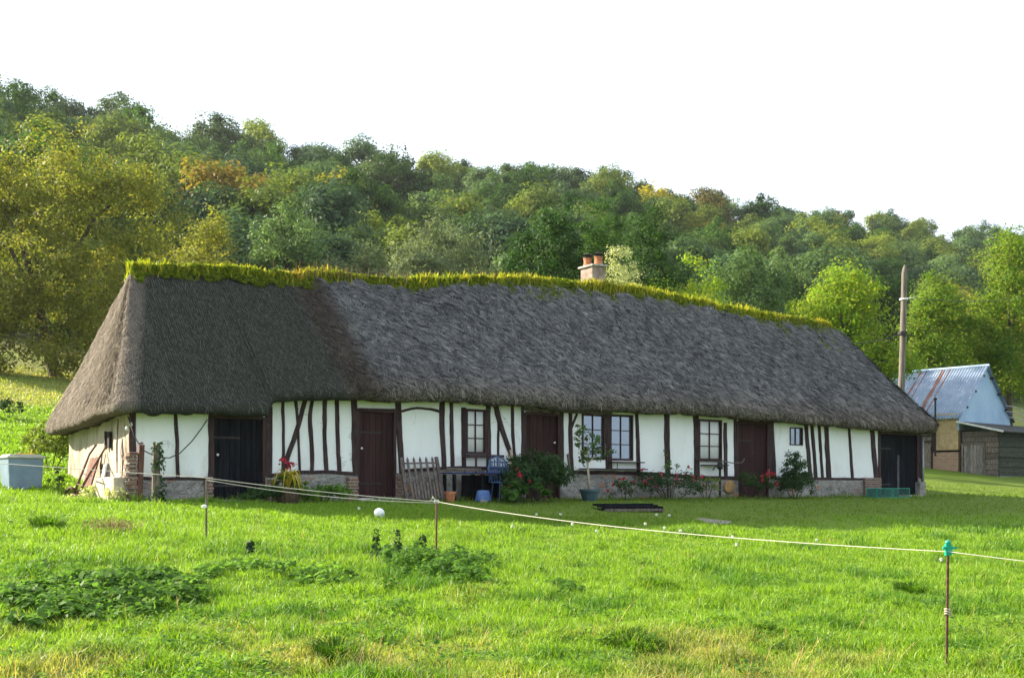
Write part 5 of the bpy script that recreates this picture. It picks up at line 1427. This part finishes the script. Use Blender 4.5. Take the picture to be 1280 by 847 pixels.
plant('garden_bush', 'low green weeds beside the yellow strap-leaved plant', on_wall_ground(402, .7), .75, .4, M['lf_nettle'], .1, 900, 'bush', 6)
plant('garden_bush', 'dark ground-hugging weeds before the black barn door', on_wall_ground(335, .8), .6, .42, M['lf_bush'], .09, 700, 'bush', 6)
plant('small_weed', 'dry yellowish weed growing by the bin and the gable', tuple(gpt(70, 612, 1.2)[:2]) + (float(terrain(*gpt(70, 612, 1.2)[:2])),), .18, .62, M['lf_pot'], .06, 200, 'plant', 4)
plant('small_weed', 'pale leafy weeds at the foot of the stone trough', tuple(gpt(125, 618, .75)[:2]) + (float(terrain(*gpt(125, 618, .75)[:2])),), .7, .3, M['lf_pale'], .07, 600, 'plant', 4)
g = at(62, 606, 29); plant('dark_bush', 'dark green bush between the bin and the gable', (g[0], g[1], float(terrain(g[0], g[1]))), .9, 1.3, M['lf_mid'], .09, 2600, 'bush', 6)
g = G(10, 523); plant('dark_bush', 'small dark shrub alone on the pale slope of the hillside field', tuple(g), .75, .8, M['lf_bush'], .09, 900, 'shrub', 5)
for i_, (px_, sz_) in enumerate([(20, 1.0), (75, 1.3), (118, 1.0)]):
    pass

# potted tree
pt = by_house('potted_tree', 737, 628, 1.0, 'slender leafy tree in a blue-green pot before the paired window', 'potted plant')
rP = abs(loc_of(pt, 746, 615, 1.0)[0] - loc_of(pt, 727, 615, 1.0)[0]) / 2; hP = loc_of(pt, 737, 611, 1.0)[2]
mb = MB(); mb.lathe([(0, -.02), (rP * .72, -.02), (rP * .95, hP - .08), (rP * 1.06, hP - .07), (rP * 1.06, hP), (rP * .9, hP), (rP * .86, hP - .06), (0, hP - .07)], 22); mb.build('pot', M['greenpot'], pt, smooth=False)
t0 = loc_of(pt, 734, 580, 1.0); t1 = loc_of(pt, 736, 540, 1.0)
mb = MB(); mb.tube([(0, 0, hP - .1), (t0[0] + .03, 0, t0[2] * .8), (t0[0], 0, t0[2] + .1), (t1[0], 0, t1[2])], [.035, .03, .024, .008], 7); mb.tube([(t0[0], 0, t0[2]), (t0[0] + .35, -.05, t0[2] + .35)], [.016, .006], 6); mb.tube([(t0[0], 0, t0[2] + .1), (t0[0] - .25, .05, t0[2] + .5)], [.014, .005], 6); mb.build('trunk', M['palewood'], pt, smooth=True)
lb_ = []
for px_, py_, r_ in ((729, 543, .28), (740, 556, .3), (733, 567, .25), (750, 565, .26), (725, 556, .2), (757, 563, .16), (736, 576, .2)):
    q_ = loc_of(pt, px_, py_, 1.0); lb_.append((q_[0], random.uniform(-.15, .15), q_[2], r_, r_ * .8, r_))
v_, f_, _c = clump_crown(lb_, 48, 14, .14, .085, up=.2, droop=.8); mesh_obj('foliage', np_mesh('foliage', v_, quads=f_, mats=[M['lf_pot']]), pt)

# low dark wooden step on the lawn
g1 = G(755, 639); g2 = G(828, 640)
stp = thing('wooden_step', 'low weathered wooden step of dark planks lying on the shaded lawn', 'step', tuple((g1 + g2) / 2), math.atan2(g2[1] - g1[1], g2[0] - g1[0]))
Ls = float(np.linalg.norm((g2 - g1)[:2]))
mb = MB()
for k in range(3): mb.box((.02 * k, .05 + .28 * k, .1 + .03 * k), (Ls, .2, .05))
mb.build('tread', M['blackwood'], stp, bevel=.008)
mb = MB(); mb.box((0, -.06, .045), (Ls * 1.0, .03, .06)); mb.build('front_board', M['greywood'], stp)
for x_ in (-Ls * .45, Ls * .45): mb = MB(); mb.box((x_, .3, .03), (.1, .7, .1)); mb.build('bearer', M['blackwood'], stp)

# green wire cage
for (pxa, pxb, lab) in ((1089, 1109, 'green wire cage beside the red brick, nearest the conical shrub'), (1110, 1131, 'green wire cage directly below the black double door')):
    cg = by_house('wire_cage', (pxa + pxb) / 2, 627, .75, lab, 'cage', group='green wire cages by the end door')
    wq = abs(loc_of(cg, pxb, 627, .75)[0] - loc_of(cg, pxa, 627, .75)[0]) - .05; hq = .30; dq = .4
    mb = MB()
    for x_ in (-wq / 2, wq / 2):
        for y_ in (-dq / 2, dq / 2): mb.tube([(x_, y_, 0), (x_, y_, hq)], .012, 5)
    for z_ in (.01, hq):
        for y_ in (-dq / 2, dq / 2): mb.tube([(-wq / 2, y_, z_), (wq / 2, y_, z_)], .012, 5)
        for x_ in (-wq / 2, wq / 2): mb.tube([(x_, -dq / 2, z_), (x_, dq / 2, z_)], .012, 5)
    mb.build('cage_frame', M['greenplastic'], cg)
    mb = MB(); nn_ = 14
    for i in range(1, nn_): mb.tube([(-wq / 2 + wq * i / nn_, -dq / 2, 0), (-wq / 2 + wq * i / nn_, -dq / 2, hq)], .006, 4); mb.tube([(-wq / 2 + wq * i / nn_, -dq / 2, hq), (-wq / 2 + wq * i / nn_, dq / 2, hq)], .006, 4)
    for i in range(1, 7): mb.tube([(-wq / 2, -dq / 2, hq * i / 7), (wq / 2, -dq / 2, hq * i / 7)], .006, 4)
    mb.build('wire_netting', M['greencrate'], cg)
    mb = MB(); mb.box((0, dq / 2 - .02, hq / 2), (wq - .03, .01, hq - .02)); mb.build('rear_sheet', M['greencrate'], cg)

# hand pump bracket under window three
hpmp = by_house('hand_pump', 900, 612, .35, 'dark iron hand pump with a curved lever below the small window', 'pump')
b0 = loc_of(hpmp, 901, 575, .35)[2]
mb = MB(); mb.tube([(0, 0, -.05), (0, 0, b0 * .96)], .035, 8); mb.lathe([(.035, 0), (.08, .04), (.08, .2), (.03, .26), (0, .3)], 12, (0, 0, b0 * .75)); mb.build('pump_body', M['iron'], hpmp)
mb = MB(); q1 = loc_of(hpmp, 928, 574, .35); q2 = loc_of(hpmp, 876, 580, .35); mb.tube([(0, -.05, b0 * .98), (q1[0] * .5, -.08, b0 * .93), (q1[0] * .9, -.08, b0 * .95), (q1[0], -.08, b0 * 1.05)], [.02, .015, .013, .02], 7); mb.build('pump_lever', M['greywood'], hpmp)
mb = MB(); mb.tube([(0, -.05, b0 * .82), (q2[0] * .4, -.12, b0 * .84), (q2[0] * .55, -.14, b0 * .74)], [.025, .022, .02], 7); mb.build('pump_spout', M['iron'], hpmp)

# ------------------------------------------------------------------ the field
bl_ = G(474, 648); rad_ = 6.8 / F * bl_[1]
mb = MB(); import bmesh
bm = bmesh.new(); bmesh.ops.create_uvsphere(bm, u_segments=28, v_segments=18, radius=rad_); me = bpy.data.meshes.new('football'); bm.to_mesh(me); bm.free()
def mat_ball():
    t = NT('ball_leather'); vo = t.n('ShaderNodeTexVoronoi', feature='DISTANCE_TO_EDGE'); vo.inputs['Scale'].default_value = 11
    t.l(t.coords((1, 1, 1)), vo.inputs['Vector']); vc = t.n('ShaderNodeTexVoronoi'); vc.inputs['Scale'].default_value = 11; t.l(t.coords((1, 1, 1)), vc.inputs['Vector'])
    sp_ = t.n('ShaderNodeSeparateColor'); t.l(vc.outputs['Color'], sp_.inputs[0])
    c = t.mix(t.ramp(sp_.outputs[0], .78, .8), (.8, .8, .8), (.45, .5, .58)); return t.done(t.bsdf(c, .4, t.bump(vo.outputs['Distance'], .4, .01)))
me.materials.append(mat_ball()); me.polygons.foreach_set('use_smooth', np.ones(len(me.polygons), bool))
o = mesh_obj('football', me); o.location = (bl_[0], bl_[1], bl_[2] + rad_ * .95); tag(o, 'white football lying at the edge of the cottage\'s shadow', 'ball')

# gravel patch on the lawn
g = G(892, 651); nn_ = 26; aa = np.linspace(0, 2 * np.pi, nn_, endpoint=False); rr = 1 + .25 * np.sin(3 * aa + 1) + .12 * np.sin(7 * aa)
gxp = g[0] + np.outer([0, .5, .8, 1], .4 * rr * np.cos(aa)); gyp = g[1] + np.outer([0, .5, .8, 1], .7 * rr * np.sin(aa)); gz_p = terrain(gxp, gyp) + np.array([.02, .016, .01, -.03])[:, None]
ids_ = np.arange(4 * nn_).reshape(4, nn_); nx2 = np.roll(ids_, -1, 1)
me = np_mesh('gravel_patch', np.stack([gxp, gyp, gz_p], -1).reshape(-1, 3), quads=np.stack([ids_[:-1], nx2[:-1], nx2[1:], ids_[1:]], -1).reshape(-1, 4), mats=[M['gravel']])
tag(mesh_obj('gravel_patch', me), 'bare grey stony patch in the lawn', 'gravel', kind='stuff')

# electric fence
def stake(px, pyb, pyt, d, r, mat, name, label, top=None):
    b = at(px, pyb, d); t = at(px + (2 if px > 1000 else 1), pyt, d)
    z0_ = min(b[2], float(terrain(b[0], b[1])))
    root = thing(name, label, 'fence post', (b[0], b[1], z0_), group='electric fence posts in the field')
    h_ = t[2] - z0_; lx = t[0] - b[0]
    mb = MB(); mb.tube([(0, 0, -.15), (lx * .5, 0, h_ * .5), (lx, 0, h_)], r, 8); mb.build('post_rod', M[mat], root)
    return root, h_, lx, np.array([t[0], t[1], t[2]])
s1, h1, lx1, T1 = stake(1183, 838, 686, 9.6, .0125, 'rust', 'fence_post', 'rusty iron fence post with a green insulator on top')
mb = MB(); mb.box((lx1, 0, h1 - .005), (.05, .045, .10)); mb.box((lx1 + .045, -.01, h1 + .012), (.05, .03, .022)); mb.box((lx1 - .035, -.01, h1 + .012), (.03, .03, .02)); mb.lathe([(.02, 0), (.028, .01), (.02, .03), (0, .035)], 10, (lx1, 0, h1 + .045)); mb.box((lx1 + .03, -.012, h1 - .025), (.03, .03, .03)); mb.build('insulator', M['greenplastic'], s1, bevel=.004)
mb = MB()
for dz_ in (-.02, .0, .02): mb.tube([(lx1 * .5 + .021 * math.cos(a_), .021 * math.sin(a_), h1 * .49 + dz_ + .006 * math.sin(2 * a_)) for a_ in np.linspace(0, 6.28, 13)], .007, 5)
mb.tube([(lx1 * .5 + .018, -.015, h1 * .49), (lx1 * .5 + .03, -.02, h1 * .45)], .006, 5); mb.build('cord_knot', M['palewood'], s1)
s2, h2, lx2, T2 = stake(545, 699, 625, 17.0, .015, 'redpost', 'fence_post', 'thin reddish wooden fence post with a knotted white tape on top')
mb = MB(); mb.lathe([(.03, -.03), (.045, 0), (.03, .03)], 8, (lx2, 0, h2 - .02)); mb.tube([(lx2, 0, h2 - .02), (lx2 - .06, -.02, h2 + .05), (lx2 - .09, -.02, h2 + .0), (lx2 - .02, -.03, h2 - .03)], .014, 6); mb.build('tape_knot', M['rope'], s2)
s3, h3, lx3, T3 = stake(257.5, 676, 597, 17.5, .016, 'greywood', 'fence_post', 'slender grey fence post standing before the black barn door')
mb = MB(); mb.lathe([(.0, -.03), (.04, -.02), (.04, .02), (0, .03)], 8, (lx3 * .5 - .03, -.02, h3 * .55)); mb.build('insulator', M['white'], s3)
def tape(pts, sag, n=20):
    out = []
    for i in range(len(pts) - 1):
        a, b = np.array(pts[i]), np.array(pts[i + 1])
        for k in range(n):
            t = k / n; p = a * (1 - t) + b * t; p[2] -= sag[i] * 4 * t * (1 - t); out.append(tuple(p))
    out.append(tuple(pts[-1])); return out
L0 = at(-900, 510, 24); R0 = at(2100, 790, 6.6)
T1i = T1 + np.array([0, -.03, -.02]); T2i = T2 + np.array([-.0, -.03, -.02]); T3i = T3 + np.array([0, -.025, -.0])
tp_pts = tape([L0, T3i, T2i, T1i, R0], [.03, .03, .09, .02]); mb = MB(); mb.tube(tp_pts, [float(np.interp(p[1], [9, 17], [.0034, .0056])) for p in tp_pts], 6)
tag(mb.build('fence_tape', M['rope'], smooth=True), 'long white electric tape strung between the posts across the field', 'fence tape')
mb = MB(); mb.tube(tape([T3i + np.array([0, 0, -.03]), T2i + np.array([0, 0, -.02])], [.07]), .005, 6)
tag(mb.build('fence_rope', M['rope'], smooth=True), 'thinner second cord sagging just below the white tape before the picket gate', 'cord')

# nettle and weed beds
def weed_bed(name, label, px0, px1, py0, py1, n, h, leaf, mat, seed=0, spikes=0):
    Pts = []; 
    tries = 0
    cpx, cpy = (px0 + px1) / 2, (py0 + py1) / 2
    cc = np.array([G(px0, cpy), G(px1, cpy), G(cpx, py1), G(cpx, py0)])
    cen = cc.mean(0); hx = abs(cc[1][0] - cc[0][0]) / 2; hy = abs(cc[3][1] - cc[2][1]) / 2
    ang_ = rng.random(n) * 6.28; q = np.sqrt(rng.random(n))
    x = cen[0] + hx * q * np.cos(ang_); y = cen[1] + hy * q * np.sin(ang_)
    k = (fbm(x * 1.8 + seed, y * 1.2) * 1.1 + (1 - q) * .8) > .22; x, y, q = x[k], y[k], q[k]
    hh = h * (.45 + .55 * (1 - q ** 2)) * (.6 + .7 * np.clip(.5 + fbm(x * 2.5 + seed, y * 2.5), 0, 1.2))
    zt = terrain(x, y); lv = 9; P = []; D = []
    for j in range(lv):
        f_ = .25 + .75 * (j / (lv - 1)); a_ = rng.random(len(x)) * 6.28; rr_ = leaf * (.7 + .5 * rng.random(len(x)))
        P.append(np.stack([x + np.cos(a_) * rr_ * .6, y + np.sin(a_) * rr_ * .6, zt + hh * f_], -1)); D.append(np.stack([np.cos(a_) * .6, np.sin(a_) * .6, .5 + 0 * a_], -1))
    P = np.concatenate(P); D = np.concatenate(D); v, f = leaves(P, D, leaf * 1.1, up=.7, jitter=.35, droop=.5, asp=.6)
    # stems
    m = len(x); w = .004
    V2 = np.stack([np.stack([x - w, y, zt - .02], -1), np.stack([x + w, y, zt - .02], -1), np.stack([x + w * .5, y, zt + hh], -1), np.stack([x - w * .5, y, zt + hh], -1)], 1).reshape(-1, 3)
    f2 = np.arange(m)[:, None] * 4 + np.arange(4) + len(v)
    me = np_mesh(name, np.concatenate([v, V2]), quads=np.concatenate([f, f2]), mats=[M[mat]])
    tag(mesh_obj(name, me), label, 'weeds', kind='stuff')
weed_bed('nettle_bed', 'wide dark green nettle bed in the near field beside the frame', -30, 265, 716, 796, 1200, .20, .08, 'lf_nettle', 1)
weed_bed('nettle_bed', 'long low nettle strip between the two larger nettle beds', 235, 465, 700, 744, 520, .16, .07, 'lf_nettle', 4)
weed_bed('nettle_bed', 'tallest dark nettle clump below the knotted fence post', 440, 650, 686, 742, 700, .27, .07, 'lf_nettle', 8)
weed_bed('weed_patch', 'thin dark weed patch above the wide nettle bed', 0, 90, 706, 724, 120, .14, .06, 'lf_nettle', 12)
weed_bed('weed_patch', 'small weed patch in the grass far right of the nettles', 690, 730, 728, 744, 60, .14, .05, 'lf_nettle', 15)
def tall_weed(px, py, h, label, n=70):
    g = G(px, py); root = thing('tall_weed', label, 'weed', tuple(g))
    mb = MB(); mb.tube([(0, 0, -.02), (.02, 0, h * .6), (.03, .01, h)], [.007, .006, .003], 5); mb.build('stem', M['lf_bush'], root)
    z = h * (.2 + .8 * rng.random(n)); a = rng.random(n) * 6.28; r_ = .05 * (1.2 - z / h) + .02
    v, f = leaves(np.stack([np.cos(a) * r_, np.sin(a) * r_, z], -1), np.stack([np.cos(a), np.sin(a), 0 * a + .4], -1), .07, asp=.5); mesh_obj('foliage', np_mesh('foliage', v, quads=f, mats=[M['lf_bush']]), root)
tall_weed(470, 700, .46, 'tall leafy weed, first spike of the dark nettle clump'); tall_weed(497, 705, .48, 'tallest leafy spike in the middle of the dark nettle clump'); tall_weed(528, 704, .42, 'leafy spike in the nettle clump just under the knotted post')
tall_weed(313, 696, .22, 'short lone leafy weed in the open grass above the nettle strip')
g = G(140, 665); mb = MB()
for k in range(160):
    a_ = random.uniform(0, 6.28); L_ = random.uniform(.1, .32); b_ = (random.gauss(0, .22), random.gauss(0, .2))
    mb.tube([(b_[0], b_[1], -.02), (b_[0] + math.cos(a_) * L_ * .3, b_[1] + math.sin(a_) * L_ * .3, L_ * .6), (b_[0] + math.cos(a_) * L_ * .7, b_[1] + math.sin(a_) * L_ * .7, L_ * .75)], [.005, .004, .002], 3)
o = mb.build('dry_tussock', M['lf_dry']); o.location = tuple(g); tag(o, 'dry brown grass tussock in the sunny field before the trough', 'grass tussock', kind='stuff')
# dark tussocks
def tussock(px, py, label, r=.22, h=.2, n=420, mat='lf_tuss'):
    g = G(px, py); a = rng.random(n) * 6.28; q = np.sqrt(rng.random(n)) * r; x = np.cos(a) * q; y = np.sin(a) * q
    hh = h * (.5 + .7 * rng.random(n)); ln_ = hh * .9; z0_ = terrain(g[0] + x, g[1] + y) - g[2] - .01
    b = np.stack([x, y, z0_], -1); s_ = np.stack([-np.sin(a), np.cos(a), 0 * a], -1) * .006
    md_ = b + np.stack([np.cos(a) * ln_ * .3, np.sin(a) * ln_ * .3, hh * .7], -1); tp2 = b + np.stack([np.cos(a) * ln_, np.sin(a) * ln_, hh * .85], -1)
    v = np.stack([b - s_, b + s_, md_ + s_, md_ - s_, tp2], 1).reshape(-1, 3); bb2 = np.arange(n)[:, None] * 5
    me = np_mesh('grass_tussock', v, quads=bb2 + np.array([0, 1, 2, 3]), tris=bb2 + np.array([3, 2, 4]), mats=[M[mat]])
    o = mesh_obj('grass_tussock', me); o.location = tuple(g); tag(o, label, 'grass tussock', 'dark grass tussocks in the near field')
for px_, py_ in ((790, 808), (815, 733), (1140, 745), (945, 790), (60, 660), (420, 830)):
    tussock(px_, py_, 'dark green coarse grass tussock in the near field', random.uniform(.14, .32), random.uniform(.12, .24))
# small broad-leaved weeds and dead stems among the grass
def field_points(n, d0, d1):
    d = d0 * (d1 / d0) ** rng.random(n); px = -60 + 1400 * rng.random(n); x = (px - CX) / F * d
    return x, d
x_, y_ = field_points(9000, 7.6, 20); kp = (fbm(x_ / .7, y_ / .5, 21.0) > .12) & (sdist(x_, y_) > 3.5); x_, y_ = x_[kp], y_[kp]
cx_ = np.repeat(x_, 4) + rng.normal(0, .03, len(x_) * 4); cy_ = np.repeat(y_, 4) + rng.normal(0, .03, len(x_) * 4)
P = np.stack([cx_, cy_, terrain(cx_, cy_) + .03 + .09 * rng.random(len(cx_))], -1); D = np.stack([rng.normal(0, .4, len(cx_)), rng.normal(0, .4, len(cx_)), np.ones(len(cx_))], -1)
v, f = leaves(P, D, .05, asp=.7, jitter=.3)
tag(mesh_obj('field_weeds', np_mesh('field_weeds', v, quads=f, mats=[M['lf_nettle']])), 'small broad-leaved weeds scattered through the meadow grass', 'weeds', kind='stuff')
x_, y_ = field_points(3200, 7.6, 22); kp = ((dryness(x_, y_) > .22) | (rng.random(len(x_)) < .18)) & (sdist(x_, y_) > 4); x_, y_ = x_[kp], y_[kp]; n = len(x_)
a_ = rng.random(n) * 6.28; hh = .06 + .15 * rng.random(n); ll_ = hh * (.3 + 1.2 * rng.random(n)); z_ = terrain(x_, y_)
b = np.stack([x_, y_, z_], -1); sd_ = np.stack([-np.sin(a_), np.cos(a_), 0 * a_], -1) * .0028; tp3 = b + np.stack([np.cos(a_) * ll_, np.sin(a_) * ll_, hh], -1)
v = np.stack([b - sd_, b + sd_, tp3 + sd_ * .6, tp3 - sd_ * .6], 1).reshape(-1, 3)
tag(mesh_obj('dead_stems', np_mesh('dead_stems', v, quads=np.arange(n)[:, None] * 4 + np.arange(4), mats=[M['lf_dry']])), 'dead straw-coloured stems lying among the meadow grass', 'dead stems', kind='stuff')
# dandelion clocks
for px_, py_ in ((448, 641), (745, 669), (806, 664), (915, 677), (920, 684), (1020, 680), (850, 672), (1176, 707), (830, 668), (715, 664), (670, 648), (700, 650), (820, 650), (836, 652), (640, 668)):
    g = G(px_, py_ + 4); root = thing('dandelion_clock', 'white dandelion seed head standing in the bright grass', 'flower', tuple(g), group='dandelion seed heads in the field')
    h_ = random.uniform(.10, .2); mb = MB(); mb.tube([(0, 0, -.02), (.01, 0, h_)], .004, 4); mb.build('stalk', M['lf_nettle'], root)
    n_ = 60; dd = sphere_dirs(n_); v, f = leaves(dd * .024 + np.array([.01, 0, h_ + .01]), dd, .026, asp=.5, jitter=.3); mesh_obj('seed_head', np_mesh('seed_head', v, quads=f, mats=[M['dandelion']]), root)

# ------------------------------------------------------------------ air, light, sky
HAZE = .0001
if HAZE:
    mb = MB(); mb.box((0, 290, 60), (1300, 740, 140)); t = NT('haze_air')
    pv = t.n('ShaderNodeVolumePrincipled'); pv.inputs['Color'].default_value = (.86, .92, 1, 1); pv.inputs['Density'].default_value = HAZE; pv.inputs['Anisotropy'].default_value = .3
    t.l(pv.outputs[0], t.out.inputs['Volume']); o = mb.build('haze', t.m); o.location = (0, 0, 0); tag(o, kind='stuff')
    lo_z = float(min(Z.min(), 0)) - 1
    for vtx in o.data.vertices:
        vtx.co.z = lo_z if vtx.co.z < 60 else 118

EL = R(27); sh = np.array([-.937, .345]); sh /= np.linalg.norm(sh)
sun_dir = Vector((sh[0] * math.cos(EL), sh[1] * math.cos(EL), math.sin(EL)))
sd_l = bpy.data.lights.new('sun', 'SUN'); sd_l.energy = 5.0; sd_l.angle = R(.6); sd_l.color = (1, .88, .69)
sun = bpy.data.objects.new('sun', sd_l); link(sun); sun.rotation_euler = (-sun_dir).to_track_quat('-Z', 'Y').to_euler()
world = bpy.data.worlds.new('World'); scene.world = world; world.use_nodes = True
wt = world.node_tree; wt.nodes.clear()
bg = wt.nodes.new('ShaderNodeBackground'); wo = wt.nodes.new('ShaderNodeOutputWorld'); sky = wt.nodes.new('ShaderNodeTexSky')
sky.sky_type = 'NISHITA'; sky.sun_disc = False; sky.sun_elevation = EL; sky.sun_rotation = math.atan2(sh[0], sh[1]); sky.air_density = 1.0; sky.dust_density = 2.5; sky.ozone_density = 1.0
# thin bright cloud veil over the blue
tc = wt.nodes.new('ShaderNodeTexCoord'); mp = wt.nodes.new('ShaderNodeMapping'); mp.inputs['Scale'].default_value = (1.6, 1.6, 5)
nz = wt.nodes.new('ShaderNodeTexNoise'); nz.inputs['Scale'].default_value = 1.5; nz.inputs['Detail'].default_value = 5
mr = wt.nodes.new('ShaderNodeMapRange'); mr.inputs[1].default_value = .34; mr.inputs[2].default_value = .56; mr.inputs[3].default_value = .28; mr.inputs[4].default_value = 1.0
mx = wt.nodes.new('ShaderNodeMix'); mx.data_type = 'RGBA'; mx.inputs[7].default_value = (6.7, 7.5, 8.5, 1)
wt.links.new(tc.outputs['Generated'], mp.inputs[0]); wt.links.new(mp.outputs[0], nz.inputs['Vector']); wt.links.new(nz.outputs['Fac'], mr.inputs[0])
wt.links.new(mr.outputs[0], mx.inputs[0]); wt.links.new(sky.outputs[0], mx.inputs[6]); wt.links.new(mx.outputs[2], bg.inputs['Color'])
bg.inputs['Strength'].default_value = .06
wt.links.new(bg.outputs[0], wo.inputs[0])

scene.view_settings.view_transform = 'Standard'; scene.view_settings.look = 'None'; scene.view_settings.exposure = 1.75; scene.view_settings.gamma = 1
scene.cycles.max_bounces = 6; scene.cycles.diffuse_bounces = 3; scene.cycles.glossy_bounces = 2; scene.cycles.transmission_bounces = 4; scene.cycles.volume_bounces = 0; scene.cycles.transparent_max_bounces = 8
scene.cycles.use_denoising = True
scene.cycles.denoiser = 'OPENIMAGEDENOISE'; scene.cycles.denoising_prefilter = 'NONE'
scene.cycles.use_adaptive_sampling = False
